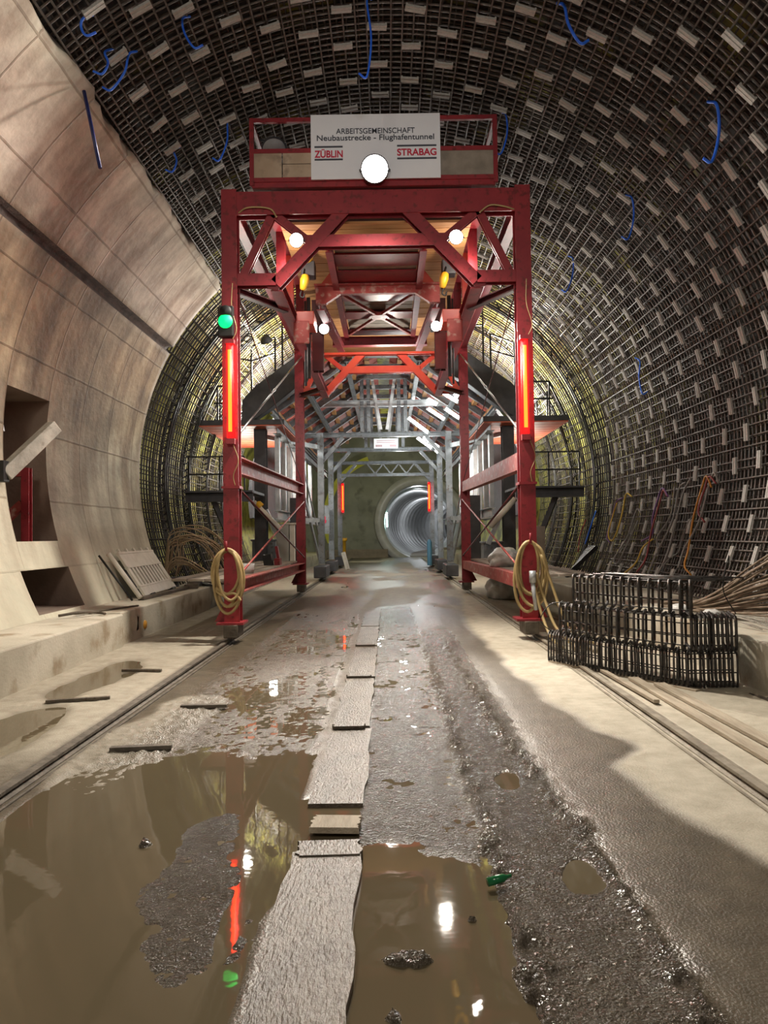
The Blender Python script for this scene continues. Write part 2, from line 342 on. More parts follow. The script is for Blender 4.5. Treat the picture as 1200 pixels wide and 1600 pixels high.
# kerbs / walkways and the ground below them
k = MB(); k.box(-4.9,-3.64,3.5,10.55,-.3,.46); obj('walkway_left', k, CONC, kind='structure', bevel=.02)
k = MB(); k.box(-4.9,-3.69,10.58,15.9,-.3,.475); obj('walkway_left_far', k, CONC, kind='structure', bevel=.02)
k = MB(); k.box(-5.2,-3.95,15.92,50,-.3,.44); obj('walkway_left_end', k, CONC, kind='structure', bevel=.02)
k = MB(); k.box(3.40,5.3,4,50,-.3,.47); obj('walkway_right', k, CONC, kind='structure', bevel=.02)

# ------------------------------------------------------------------ left cast lining with two recesses
def lining():
    rnd = random.Random(4)
    ths = sorted(set([131.5,131.9,132.4]+list(np.arange(133,149.3,1.2))+[149.4,150.0,150.7,151.2]+list(np.arange(152.2,171.3,1.2))+[171.6]+list(np.arange(173,195,1.2))+[195.1]+list(np.arange(196,199.4,1.0))+[199.6]+list(np.arange(200.6,206.5,1.2))+[206.6,207.4]))
    yy = sorted(set(list(np.arange(4,15.4,.16))+[9.98,11.24,9.84,11.32,15.5]))
    nt, nyy = len(ths), len(yy); V, Fc, idx = [], [], {}
    jag = [rnd.uniform(-.8,.6)+.7*math.sin(int(y*1.6)*2.3)+.4*math.sin(y*2.1) for y in yy]
    for i,t in enumerate(ths):
        for j,y in enumerate(yy):
            R = R0
            tt = t
            if i == 0: tt = t+jag[j]*.5; R = R0+.05
            if i == 1: tt = t+jag[j]*.45
            if i in (0,1,2): R += rnd.uniform(0,.03)
            if 149.9 <= t <= 150.8: R += .10+rnd.uniform(-.02,.02)
            V.append(cyl(tt, R, y))
    m = MB(); faces = []
    def inside(t0,t1,y0,y1):
        tm, ym = (t0+t1)/2, (y0+y1)/2
        return (171.6<tm<195.1 and 9.98<ym<11.24) or (199.6<tm<206.6 and 9.84<ym<11.32)
    for i in range(nt-1):
        for j in range(nyy-1):
            if inside(ths[i],ths[i+1],yy[j],yy[j+1]): continue
            a = i*nyy+j; faces.append((a,a+1,a+nyy+1,a+nyy)); m.m.append(1 if 149.3<ths[i] and ths[i+1]<151.3 else 0)
    # far end face and top joint face
    n0 = len(V)
    for i,t in enumerate(ths): V.append(cyl(t, R0+.55, yy[-1]))
    for i in range(nt-1): faces.append((i*nyy+nyy-1, n0+i, n0+i+1, (i+1)*nyy+nyy-1)); m.m.append(0)
    n1 = len(V)
    for j,y in enumerate(yy): V.append(cyl(131.2, R0+.55, y))
    for j in range(nyy-1): faces.append((j, n1+j, n1+j+1, j+1)); m.m.append(0)
    me = bpy.data.meshes.new('wall_left'); me.from_pydata(V, [], faces); me.update()
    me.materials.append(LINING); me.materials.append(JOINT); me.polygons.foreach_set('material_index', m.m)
    me.polygons.foreach_set('use_smooth', [True]*len(faces))
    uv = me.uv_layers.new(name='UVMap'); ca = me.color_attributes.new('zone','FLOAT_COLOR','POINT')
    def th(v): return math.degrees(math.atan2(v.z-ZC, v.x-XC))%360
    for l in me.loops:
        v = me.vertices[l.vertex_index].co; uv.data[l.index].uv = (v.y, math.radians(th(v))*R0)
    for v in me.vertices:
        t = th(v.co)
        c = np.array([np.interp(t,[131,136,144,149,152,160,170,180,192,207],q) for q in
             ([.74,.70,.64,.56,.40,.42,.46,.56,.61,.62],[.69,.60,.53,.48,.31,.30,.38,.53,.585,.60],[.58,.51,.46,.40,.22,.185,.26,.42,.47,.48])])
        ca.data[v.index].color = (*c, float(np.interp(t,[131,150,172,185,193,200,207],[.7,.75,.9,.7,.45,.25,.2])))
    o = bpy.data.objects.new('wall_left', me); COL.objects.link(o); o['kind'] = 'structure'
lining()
def recess(name, t0, t1, y0, y1, xb):
    """box-like recess going outward from the lining to x = xb"""
    m = MB(); ts = np.linspace(t0,t1,10)
    A = [cyl(t,R0,y0) for t in ts]; B_ = [cyl(t,R0,y1) for t in ts]; zt, zb = A[0][2], A[-1][2]
    for q, y in ((A,y0),(B_,y1)):
        n = len(m.v); m.v += q+[(xb,y,zb),(xb,y,zt)]; m.f.append(tuple(range(n,n+len(q)+2))); m.m.append(0)
    m.add([A[0],B_[0],(xb,y1,zt),(xb,y0,zt)],[(0,1,2,3)]); m.add([A[-1],B_[-1],(xb,y1,zb),(xb,y0,zb)],[(0,1,2,3)])
    m.add([(xb,y0,zt),(xb,y1,zt),(xb,y1,zb),(xb,y0,zb)],[(0,1,2,3)])
    obj(name, m, NICHE, kind='structure')
recess('wall_recess_upper', 171.6,195.1,9.98,11.24,-6.1)
recess('wall_recess_lower', 199.6,206.6,9.84,11.32,-5.9)

# ------------------------------------------------------------------ outer membrane shell, far bulkhead and the bored tunnel beyond
def shell(name, R, t0, t1, y0, y1, m_, nt=48, nyv=24):
    T, Yg = np.meshgrid(np.linspace(t0,t1,nt), np.linspace(y0,y1,nyv)); a = np.radians(T)
    Rr = R+.06*(fbm(T*.3,Yg*1.2,3,6)-.5)*2
    obj(name, grid_mesh(name, XC+Rr*np.cos(a), Yg, ZC+Rr*np.sin(a)), m_, kind='structure')
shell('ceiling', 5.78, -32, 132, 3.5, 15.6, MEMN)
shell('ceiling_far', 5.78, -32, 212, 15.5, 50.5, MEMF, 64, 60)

def bulk():
    m = MB(); cx, cz, r, n = 2.15, 2.3, 3.05, 64; V = []; pts = []
    for i in range(n):
        a = 2*PI*i/n; z = max(cz+r*math.sin(a), -.2); pts.append((cx+r*math.cos(a), z))
        d = Vector((math.cos(a), math.sin(a))); V.append((pts[-1][0],50,pts[-1][1])); 
    outer = []
    for i in range(n):
        a = 2*PI*i/n; outer.append((XC+6.4*math.cos(a),50,max(ZC+6.4*math.sin(a),-.3)))
    m.add(V+outer, [(i,(i+1)%n,n+(i+1)%n,n+i) for i in range(n)]); return m
obj('wall_back', bulk(), BULK, kind='structure')
m = MB(); m.lathe([(3.05,0),(3.05,.0),(2.95,-.35),(2.45,-.35),(2.38,.1),(2.38,1.2)], (2.15,50,2.3), (0,1,0), 64); obj('trim_1', m, RINGC, kind='structure')
prof = []
for i in range(34):
    y = 1.2+i*1.55; prof += [(2.38,y),(2.38,y+1.42),(2.33,y+1.45),(2.33,y+1.53)]
m = MB(); m.lathe(prof, (2.15,50,2.3), (0,1,0), 56)
# the bore bends slowly to the right
m.v = [(x+max(0,y-52)**2*.0055, y, z) for x,y,z in m.v]; obj('wall_bored_tunnel', m, RINGC, kind='structure')
m = MB(); m.box(-4,7,50.3,108,-.2,.03); obj('floor_bored_tunnel', m, CONCD, kind='structure')
m = MB(); m.box(-4.5,.0,49.5,49.95,0,.55); m.box(3.4,4.6,49.5,49.95,0,.6); obj('wall_back_plinth', m, CONCD, kind='structure')
# yellow sealing sheet ring in front of the bulkhead
m = MB(); n = 40
for i in range(n):
    a0, a1 = PI*(.60+.52*i/n), PI*(.60+.52*(i+1)/n)
    P = lambda a, r, y: (.05+r*math.cos(a), y, 2.5+r*math.sin(a))
    m.add([P(a0,3.75,48.9),P(a1,3.75,48.9),P(a1,4.15,48.6),P(a0,4.15,48.6)], [(0,1,2,3)])
obj('trim_2', m, YMEM, kind='structure')

# ------------------------------------------------------------------ rebar mats
def arc(R, t0, t1, y=0, n=56, j=0):
    return [(R*math.cos(a), y, R*math.sin(a)) for a in np.radians(np.linspace(t0,t1,n))]
def mesh_of(mb, name, m_):
    me = mb.mesh(name); me.materials.append(m_); me.polygons.foreach_set('use_smooth', [len(p.vertices)==4 for p in me.polygons]); return me
def child(name, me, par, loc, rot=(0,0,0), kind=None):
    o = bpy.data.objects.new(name, me); COL.objects.link(o); o.parent = par; o.location = loc; o.rotation_euler = rot
    if kind: o['kind'] = kind
    return o
def rebar_mat(name, label, y0, y1, t0, t1, hoop, lng, near=True, Ri=5.12, mi=None, mo=None):
    base = Vector((XC,(y0+y1)/2,.47)); t = thing(name, label, 'rebar', base); cz = ZC-base.z; r = .0125
    rn = random.Random(hash(name)%99 if False else len(name)); n = max(24,int((t1-t0)*.35))
    hm = mesh_of(MB().tube(arc(Ri+.027,t0,t1,0,n),r,5), 'hoop_bar', mi); cnt = 0; y = y0+.05
    while y < y1 and cnt < 100:
        child('hoop_bar', hm, t, (0,y+rn.uniform(-.015,.015)-base.y,cz)); y += hoop; cnt += 1
    L = y1-y0
    lm = [mesh_of(MB().tube([(0,-L/2,0),(0,0,rn.uniform(-.01,.01)),(0,L/2-k,0)],r,5),'longitudinal_bar',mi) for k in (0,.35,.7)]
    a = t0+.4; cnt = 0
    while a < t1 and cnt < 100:
        b = math.radians(a+rn.uniform(-.22,.22)); R = Ri+rn.uniform(-.004,.004)
        child('longitudinal_bar', lm[cnt%3], t, (R*math.cos(b),0,R*math.sin(b)+cz)); a += math.degrees(lng/Ri); cnt += 1
    # the mat behind it: too many bars to be told apart
    m = MB(); y = y0+.08
    while y < y1: m.tube(arc(Ri+.37,t0,t1,y+rn.uniform(-.03,.03)-base.y,n),r*1.1,4); y += hoop*.9
    a = t0+.8
    while a < t1:
        b = math.radians(a+rn.uniform(-.3,.3)); R = Ri+.345; m.tube([(R*math.cos(b),-L/2,R*math.sin(b)),(R*math.cos(b),L/2,R*math.sin(b))],r*1.1,4); a += math.degrees(lng*.95/Ri)
    o = child('outer_bar_layer', mesh_of(m,'outer_bar_layer',mo), t, (0,0,cz), kind='stuff')
    o['label'] = 'second layer of bars behind the inner ones'
    return t
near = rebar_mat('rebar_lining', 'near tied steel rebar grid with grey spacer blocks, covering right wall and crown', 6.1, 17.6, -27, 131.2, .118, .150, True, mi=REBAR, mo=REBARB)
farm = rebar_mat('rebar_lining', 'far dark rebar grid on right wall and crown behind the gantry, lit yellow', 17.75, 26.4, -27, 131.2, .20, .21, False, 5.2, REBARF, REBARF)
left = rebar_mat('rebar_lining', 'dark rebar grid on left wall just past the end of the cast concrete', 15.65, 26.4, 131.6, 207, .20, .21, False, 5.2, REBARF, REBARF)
def girders(par, t0, t1, ylist):
    b = par.location
    for y in ylist:
        m = MB()
        for dr, dy in ((-.06,-.07),(-.06,.07),(.09,0)): m.tube([(XC+(5.2+dr)*math.cos(a),y+dy,ZC+(5.2+dr)*math.sin(a)) for a in np.radians(np.linspace(t0,t1,40))],.02,5)
        for i in range(40):
            a = math.radians(t0+(t1-t0)*i/40); c = math.radians(t0+(t1-t0)*(i+.5)/40)
            m.tube([(XC+5.14*math.cos(a),y-.07,ZC+5.14*math.sin(a)),(XC+5.29*math.cos(c),y,ZC+5.29*math.sin(c)),(XC+5.14*math.cos(a),y+.07,ZC+5.14*math.sin(a))],.012,4)
        obj('lattice_girder', m, BLACK, par)
girders(farm, -26, 131, (19.2,21.6,23.6)); girders(left, 132, 206.5, (17.6,19.6,21.6,23.6))
# grey spacer blocks on the near mat (parts; the hundred nearest single, the rest one part)
sb = MB(); sb.prism([(-.122,-.02),(.122,-.02),(.122,.02),(.10,.02),(.10,.008),(-.10,.008),(-.10,.02),(-.122,.02)][::-1],'y',-.05,.05)
sb.box(-.122,.122,-.006,.006,-.026,-.02)
sme = sb.mesh('spacer_block'); sme.materials.append(SPAC)
spots = []; rn = random.Random(3)
for i in range(34):
    for k in range(17):
        th = -24+i*5.0+rn.uniform(-.25,.25); y = 6.9+k*.72+(i%2)*.36+rn.uniform(-.05,.05)
        if y < 17.4 and th < 129.5: spots.append((y, th))
spots.sort(); b = near.location; rest = MB(); R = 5.045
def seen(y, th):
    x, _, z = cyl(th, R, y); return abs(x)/y < .52 and abs(z-1.6)/y < .70
vis = [s for s in spots if seen(*s)]; hid = [s for s in spots if not seen(*s)]
for n, (y, th) in enumerate(vis+hid):
    a = math.radians(th); p = Vector((XC+R*math.cos(a), y, ZC+R*math.sin(a)))-b; ry = PI/2-a+rn.uniform(-.06,.06); tz = rn.uniform(-.12,.12)
    if n < 100:
        child('spacer_block', sme, near, p, (0,ry,tz))
    else:
        Mx = Matrix.Translation(p) @ Matrix.Rotation(ry,4,'Y') @ Matrix.Rotation(tz,4,'Z'); q = len(rest.v)
        rest.v += [tuple(Mx @ v.co) for v in sme.vertices]; rest.f += [tuple(q+i for i in f.vertices) for f in sme.polygons]; rest.m += [0]*len(sme.polygons)
me = rest.mesh('spacer_block'); me.materials.append(SPAC); child('spacer_block', me, near, (0,0,0), kind='stuff')

# ------------------------------------------------------------------ rails and floor boards
def rail(x, label):
    m = MB(); m.prism([(x-.05,.0),(x+.05,.0),(x+.05,.01),(x+.010,.018),(x+.010,.03),(x+.026,.035),(x+.026,.055),(x-.026,.055),(x-.026,.035),(x-.010,.03),(x-.010,.018),(x-.05,.01)][::-1],'y',1.7,48)
    # sleeper strip on both sides
    m.box(x-.105,x-.085,1.7,48,-.01,.016); m.box(x+.085,x+.105,1.7,48,-.01,.016)
    tag(obj('crane_rail', m, RUSTY if x < 0 else PALEMUD, base=(x,20,0)), label, 'rail')
rail(-2.25, 'long muddy steel rail along the left side of the wet floor'); rail(2.08, 'long muddy steel rail along the right side, past the stirrup stack')
def plank(x0,x1,y0,y1,z,label,mat_=OLDW,tilt=0,rot=0,t=.03,seed=0,split=0):
    r = random.Random(seed); n = 12; m = MB(); L = [];
    ysn = np.linspace(y0,y1,n)
    a = [(x0+r.uniform(-.012,.012), y) for y in ysn]; c = [(x1+r.uniform(-.012,.012), y) for y in ysn]
    for i in range(n-1):
        z0, z1 = z+tilt*(i/n-.5), z+tilt*((i+1)/n-.5)
        A,B_,C_,D = a[i],a[i+1],c[i+1],c[i]
        m.add([(*A,z0),(*B_,z1),(*C_,z1),(*D,z0),(*A,z0-t),(*B_,z1-t),(*C_,z1-t),(*D,z0-t)], [(0,3,2,1),(0,1,5,4),(2,3,7,6)]+([(0,4,7,3)] if i==0 else [])+([(1,2,6,5)] if i==n-2 else []))
    o = obj('wooden_plank', m, mat_, base=((x0+x1)/2,(y0+y1)/2,z-t))
    o.rotation_euler = (0,0,rot); return tag(o, label, 'plank', 'planks down the middle of the floor')
plank(-.46,-.145,1.75,3.60,.035,'long wet plank nearest the camera, running out of the bottom of the picture',seed=1)
plank(-.44,-.15,3.55,3.72,.042,'splintered rotten plank end across the far end of the nearest plank',seed=2,t=.045,rot=.05)
plank(-.40,-.165,3.84,4.01,.055,'short pale plank offcut lying alone in the puddle beyond the splintered end',OLDWD,seed=3,rot=-.06)
plank(-.455,-.15,4.28,5.92,.02,'half flooded plank with a puddle over its left edge',seed=4)
plank(-.45,-.16,5.98,7.95,.024,'flat plank with a dark board end lying across its near edge',seed=5)
plank(-.45,-.16,8.05,10.2,.024,'fourth long plank in the row from the camera',seed=6)
plank(-.45,-.165,10.3,12.4,.024,'plank level with the front legs of the red gantry',seed=7)
plank(-.45,-.165,12.5,14.8,.022,'far plank of the row, under the red gantry',seed=8)
for i,(y,l) in enumerate([(5.93,'thin dark batten lying across the first plank joint beyond the half flooded plank'),(8.0,'thin dark batten lying across the middle plank joint'),(10.24,'thin dark batten lying across the plank joint near the gantry legs')]):
    plank(-.44,-.2,y-.045,y+.045,.046,l,seed=20+i,t=.022,rot=.03)
def board(x,y,w,l,rot,label,mat_=OLDWD,t=.03,z=.035,cat='board',name='loose_board'):
    m = MB(); c, s_ = math.cos(rot), math.sin(rot); P = []
    for zz in (z-t, z):
        for u,v in ((-w/2,-l/2),(w/2,-l/2),(w/2,l/2),(-w/2,l/2)): P.append((x+u*c-v*s_, y+u*s_+v*c, zz))
    m.add(P, [(0,3,2,1),(4,5,6,7),(0,1,5,4),(1,2,6,5),(2,3,7,6),(3,0,4,7)])
    return tag(obj(name, m, mat_, base=(x,y,z-t), bevel=.004), label, cat)
board(2.42,5.9,.10,3.6,.0,'narrow pale timber running just outside the right rail, inner one of two',z=.05)
board(2.60,5.7,.11,3.4,.015,'narrow pale timber running just outside the right rail, outer one of two',z=.05)
board(2.25,7.35,.05,1.5,.03,'short split batten between right rail and stirrup stack',OLDWD,z=.06)
board(-1.75,5.42,.42,.06,.12,'dark steel strip poking from the mud by the left rail, nearer one',RUSTY,z=.045)
board(-1.62,6.72,.40,.06,.05,'dark steel strip poking from the mud by the left rail, farther one',RUSTY,z=.045)
board(-2.85,7.05,.55,.05,.25,'muddy splintered stick lying between left rail and kerb, nearer one',OLDW,z=.045)
board(-2.75,8.55,.45,.05,-.1,'muddy splintered stick lying between left rail and kerb, farther one',OLDW,z=.045)

# ------------------------------------------------------------------ red gantry
GX, Ya, Yb = -.11, 10.8, 19.3
G = thing('portal_gantry', 'tall red steel portal gantry on four legs standing over the track', 'gantry', (GX, Ya, 0))
def gp(name, mb, m_=RED, par=None, **k): return obj(name, mb, m_, par or G, **k)
for y in (Ya, Yb):
    rm = RED if y == Ya else REDB  # far frame gets a brighter red that paints in its orange lighting
    for s in (-1,1):
        x = GX+s*2.07
        c = gp('leg', MB().hbeam((x,y,.31),(x,y,6.4),.215,.22,.02,.016,up=(0,1,0)), RED)
        m = MB(); m.box(x-.20,x+.17,y-.2,y+.2,.28,.31)
        m.prism([(x+s*.10,.31),(x+s*.26,.31),(x+s*.10,.62)] if s>0 else [(x+s*.10,.31),(x+s*.10,.62),(x+s*.26,.31)],'y',y-.015,y+.015); gp('foot_plate', m, RED, c)
        m = MB(); m.box(x-.10,x+.10,y-.21,y+.21,.10,.28); gp('wheel_box', m, RUSTY, c, bevel=.012)
        m = MB(); m.lathe([(.0,-.05),(.10,-.05),(.115,-.04),(.115,.04),(.10,.05),(0,.05)],(x,y,.185),(1,0,0),20); gp('wheel', m, RUSTY, c)
        m = MB(); m.box(x-.125,x+.125,y-.13,y+.13,2.17,2.205); gp('splice_plate', m, RED, c)
    zt = 6.2
    gp('top_beam', MB().hbeam((GX-2.07,y,zt),(GX+2.07,y,zt),.33,.2,.02,.016,up=(0,1,0)), rm)
    gp('tie_beam', MB().hbeam((GX-.98,y,5.66),(GX+.98,y,5.66),.17,.15,up=(0,1,0)), rm)
    for s in (-1,1):
        X_ = lambda d: GX+s*d
        gp('bracket_beam', MB().hbeam((X_(2.0),y,5.12),(X_(1.42),y,5.12),.17,.16,up=(0,1,0)), rm)
        gp('diagonal_brace', MB().hbeam((X_(1.42),y,5.06),(X_(.44),y,6.10),.17,.16,up=(0,1,0)), rm)
        gp('strut', MB().hbeam((X_(1.46),y,6.08),(X_(1.90),y,5.16),.11,.10,up=(0,1,0)), rm)
        gp('strut', MB().hbeam((X_(1.46),y,6.08),(X_(.92),y,5.64),.11,.10,up=(0,1,0)), rm)
        m = MB(); m.prism([(X_(1.55),5.22),(X_(1.28),5.22),(X_(1.40),4.98),(X_(1.55),5.0)],'y',y-.02,y+.02); gp('gusset_plate', m, rm)
for s in (-1,1):
    X_ = lambda d: GX+s*d
    gp('lower_longitudinal_beam', MB().hbeam((X_(1.42),Ya,5.06),(X_(1.42),Yb,5.06),.17,.18), RED)
    gp('upper_longitudinal_beam', MB().hbeam((X_(1.46),Ya,6.22),(X_(1.46),Yb,6.22),.18,.2), RED)
    gp('eaves_beam', MB().hbeam((X_(2.07),Ya,6.25),(X_(2.07),Yb,6.25),.14,.2), RED)
    for y in (11.6,12.6,14.1,15.6,17.2): gp('post', MB().hbeam((X_(1.46),y,5.14),(X_(1.46),y,6.14),.13,.14), REDB if y in (12.6,) else RED)
    gp('plan_brace', MB().hbeam((X_(2.02),Ya+.1,5.02),(X_(1.42),Ya+1.0,5.0),.10,.10), DRED)
    gp('plan_brace', MB().hbeam((X_(2.02),Yb-.1,5.02),(X_(1.42),Yb-1.0,5.0),.10,.10), DRED)
    gp('side_beam', MB().channel((X_(2.05),Ya+.1,2.52),(X_(2.05),Yb-.1,2.66),.14,.25,.02), REDL)
    gp('base_beam', MB().channel((X_(2.05),Ya+.1,.80),(X_(2.05),Yb-.1,.72),.16,.20,.02), REDL)
    for z0,z1 in ((2.16,.95),(.98,2.35)): gp('tie_rod', MB().tube([(X_(1.98),Ya+.1,z0),(X_(1.98),Yb-.1,z1)],.017,8), REDL if z0<2 else DRED)
    for z0,z1 in ((2.95,6.0),(5.0,2.75)): gp('tie_rod', MB().tube([(X_(2.0),Ya+.1,z0),(X_(2.0),Yb-.1,z1)],.016 if z0<4 else .009,8), GALV if z0<4 else DRED)
    for sg, yy in ((1,13.6),):
        m = MB(); m.lathe([(.026,-.07),(.03,0),(.026,.07)],(X_(2.0),Ya+.1+(Yb-Ya-.2)*.43,2.95+3.05*.43),(0,.94,.34),8); gp('turnbuckle', m, GALV)
    # side ledge of boards outside the base beams
    m = MB()
    for q in range(4): m.box(*(sorted((X_(2.14+q*.24),X_(2.36+q*.24)))),Ya+.5,Yb-.3,.84+.004*q,.875+.004*q)
    gp('ledge_board', m, PLYG)
    # red end plates and rails of the trolley way
    m = MB(); m.box(*sorted((X_(1.06),X_(1.36))),12.55,13.1,4.98,5.2); gp('trolley_carriage', m, REDB, bevel=.01)
    m = MB(); m.box(*sorted((X_(1.12),X_(1.38))),12.40,12.44,4.62,5.0); gp('end_plate', m, REDL, bevel=.02)
    # dark hanging hydraulic posts
    hp = gp('hanger_post', MB().hbeam((X_(1.12),14,4.5),(X_(1.12),14,5.8),.2,.2,.02,.016,up=(0,1,0)), DRED)
    m = MB(); m.box(*sorted((X_(.95),X_(1.28))),13.9,14.1,5.22,5.3); gp('clamp_plate', m, DARK, hp)
    m = MB(); m.tube([(X_(1.3),14.1,4.4),(X_(1.3),14.1,5.9)],.035,8); m.tube([(X_(1.38),14.3,4.3),(X_(1.38),14.3,5.9)],.02,8); gp('piston_rod', m, DARK, hp)
    gp('tray_beam', MB().hbeam((X_(.98),12.9,5.38),(X_(.80),15.9,5.38),.13,.14), RED)
    gp('tray_beam', MB().hbeam((X_(.68),10.9,5.62),(X_(.68),16,5.62),.10,.14), RED)
# timber deck seen from below, with red cross plates under it
m = MB(); y = 10.95
while y < 18.6: m.box(GX-1.38,GX+1.38,y,y+.19,5.98+random.uniform(0,.008),6.02); y += .2
gp('deck_underside', m, WOOD)
m = MB(); y = 10.95
while y < 15.9: m.box(GX-.62,GX+.62,y,y+.24,5.70+random.uniform(0,.006),5.73); y += .25
gp('lower_deck', m, PLYG)
for y,w in ((11.55,.5),(12.35,.62),(13.35,.5),(14.5,.45),(15.75,.4)):
    m = MB(); m.box(GX-.63,GX+.63,y-w/2,y+w/2,5.665,5.69); gp('cross_plate', m, RED)
m = MB(); m.prism([(GX-1.03,5.62),(GX+1.03,5.62),(GX+1.03,5.34),(GX+.86,5.34),(GX+.62,5.50),(GX-.62,5.50),(GX-.86,5.34),(GX-1.03,5.34)][::-1],'y',12.62,12.72)
m.box(GX-1.05,GX+1.05,12.55,12.80,5.62,5.65); gp('cross_girder', m, REDL)
for s in (-1,1):
    p = [(GX+s*.96,5.65),(GX+s*.70,5.65),(GX+s*.70,5.98)]; m = MB(); m.prism(p if s>0 else p[::-1],'y',12.64,12.68); gp('gusset_plate', m, REDB)
gp('end_beam', MB().hbeam((GX-.98,15.9,5.52),(GX+.98,15.9,5.52),.18,.18), RED)
m = MB(); m.bar((GX-.62,13.0,5.60),(GX+.62,15.6,5.60),.05,.05); m.bar((GX+.62,13.0,5.60),(GX-.62,15.6,5.60),.05,.05); m.box(GX-.13,GX+.13,14.15,14.45,5.57,5.63); gp('cross_bracing', m, REDL)
# work platform on the roof of the near portal
xl, xr, yf, yb = -1.84, 1.585, 10.66, 13.3
m = MB(); m.box(xl,xr,yf,yb,6.40,6.48); gp('platform_floor', m, RED)
for z in (6.50,6.91,7.35):
    m = MB(); h = .035
    for p0,p1 in (((xl,yf,z),(xr,yf,z)),((xl,yb,z),(xr,yb,z)),((xl,yf,z),(xl,yb,z)),((xr,yf,z),(xr,yb,z))): m.bar(p0,p1,.05,.06)
    gp('guard_rail', m, RED)
for x,y in ((xl,yf),(xr,yf),(xl,yb),(xr,yb),(xl,12),(xr,12)): gp('railing_post', MB().bar((x,y,6.42),(x,y,7.38),.06,.06), RED)
m = MB(); m.box(xl+.03,xl+.42,yf-.012,yf+.012,6.53,6.885); m.box(xl+.435,-.99,yf-.012,yf+.012,6.53,6.72); m.box(xl+.435,-.99,yf-.012,yf+.012,6.73,6.885); gp('toe_board', m, PLY)
m = MB(); m.box(.75,xr-.03,yf-.012,yf+.012,6.53,6.90); gp('toe_board', m, PLYG, label='dirty plywood toe board')
gp('power_cable', MB().tube(spline([(-2.07,10.72,6.05),(-1.9,10.66,6.12),(-1.6,10.66,6.10),(-1.5,10.66,5.98)]),.012,6), HOSE)
gp('power_cable', MB().tube(spline([(1.87,10.72,6.05),(1.7,10.66,6.08),(1.5,10.66,6.10),(1.35,10.66,6.0)]),.012,6), HOSE)

# sign board on the platform rail
SG = thing('sign_board', 'white company sign board fixed to the railing on top of the red gantry', 'sign', (-.095,10.60,6.47))
m = MB(); m.box(-1.0,.81,10.585,10.605,6.47,7.385); obj('panel', m, SIGNW, SG)
def text(s, cx, cz, w, h, y, m_, par, bold=.0, name='lettering'):
    cu = bpy.data.curves.new(name,'FONT'); cu.body = s; cu.align_x = 'CENTER'; cu.align_y = 'CENTER'; cu.extrude = .002; cu.offset = bold; cu.size = 1; cu.materials.append(m_)
    o = bpy.data.objects.new(name, cu); COL.objects.link(o); bpy.context.view_layer.update(); d = o.dimensions
    sx, sy = w/max(d.x,.01), h/max(d.y,.01)
    b = [Vector(c) for c in o.bound_box]; ox, oy = sum(v.x for v in b)/8, sum(v.y for v in b)/8
    me = bpy.data.meshes.new_from_object(o.evaluated_get(bpy.context.evaluated_depsgraph_get())); bpy.data.objects.remove(o); l = rootloc(par)
    for v in me.vertices: v.co = (cx+(v.co.x-ox)*sx-l.x, y-v.co.z-l.y, cz+(v.co.y-oy)*sy-l.z)
    o = bpy.data.objects.new(name, me); COL.objects.link(o); o.parent = par; return o
text('ARBEITSGEMEINSCHAFT', -.095, 7.145, 1.10, .078, 10.581, TXTD, SG, .008)
text('Neubaustrecke - Flughafentunnel', -.095, 7.04, 1.64, .105, 10.581, TXTD, SG, .012)
for t_, x0, x1 in (('ZÜBLIN',-.95,-.555),('STRABAG',.205,.755)):
    text(t_, (x0+x1)/2, 6.835, (x1-x0), .125 if 'Ü' in t_ else .10, 10.581, TXTR, SG, .025)
    m = MB(); m.box(x0,x1,10.579,10.585,6.915,6.938); m.box(x0,x1,10.579,10.585,6.735,6.758); obj('logo_bar', m, TXTD, SG)

# ------------------------------------------------------------------ lamps
LENS = emit('floodlight_lens', (1,.97,.92), 16); LENS2 = emit('small_floodlight_lens', (1,.97,.93), 12)
LENS3 = emit('inner_floodlight_lens', (1,.97,.93), 5)
REDTUBE = emit('red_tube_glow', (1,.004,.004), 4); REDCORE = emit('red_tube_core', (1,.014,.0015), 32)
GREENL = emit('green_signal_lens', (.0,1,.12), 2.2); TUBEW = emit('white_tube_light', (.95,1,.97), 16)
def flood(label, p, r, aim, mat_l, group=None):
    t = thing('floodlight', label, 'lamp', p, group); d = Vector(aim).normalized(); p = Vector(p)
    m = MB(); m.lathe([(0,-.16),(r*.55,-.16),(r*.8,-.1),(r*1.08,-.01),(r*1.08,.012),(r,.012),(r,0)], p, d, 24); obj('housing', m, DARK, t)
    m = MB(); m.lathe([(r,0),(r*.7,r*.14),(r*.3,r*.2),(0.001,r*.21)], p, d, 24); obj('lens', m, mat_l, t)
    sd = d.cross(Vector((0,0,1))).normalized(); q = p-d*.05
    m = MB(); m.tube([q+sd*r*1.15, q+sd*r*1.15+Vector((0,0,-.0))-d*.14, q-sd*r*1.15-d*.14, q-sd*r*1.15],.012,6); obj('bracket', m, DARK, t)
    return t
flood('big bright floodlight glaring below the sign on the gantry front beam', (-.11,10.45,6.54), .18, (0,-1,-.25), LENS)
flood('small bright floodlight hanging in the upper left corner of the near gantry frame', (-1.23,10.7,5.66), .095, (.0,-1,-.3), LENS2)
flood('small bright floodlight hanging in the upper right corner of the near gantry frame', (1.02,10.7,5.67), .095, (.0,-1,-.3), LENS2)
flood('small bright floodlight deeper inside the gantry by the left hanger post', (-1.10,13.75,5.22), .09, (0,-1,-.2), LENS3)
flood('small bright floodlight deeper inside the gantry by the right hanger post', (.92,13.75,5.24), .09, (0,-1,-.2), LENS3)
flood('dark round floodlight switched off behind the platform railing, left of the sign', (-1.62,11.3,7.28), .17, (.15,-.5,-.8), GALV)
flood('dark box floodlight on the left handrail above the sloping girder', (-3.2,20.6,6.75), .16, (.2,.5,-.8), DARK)
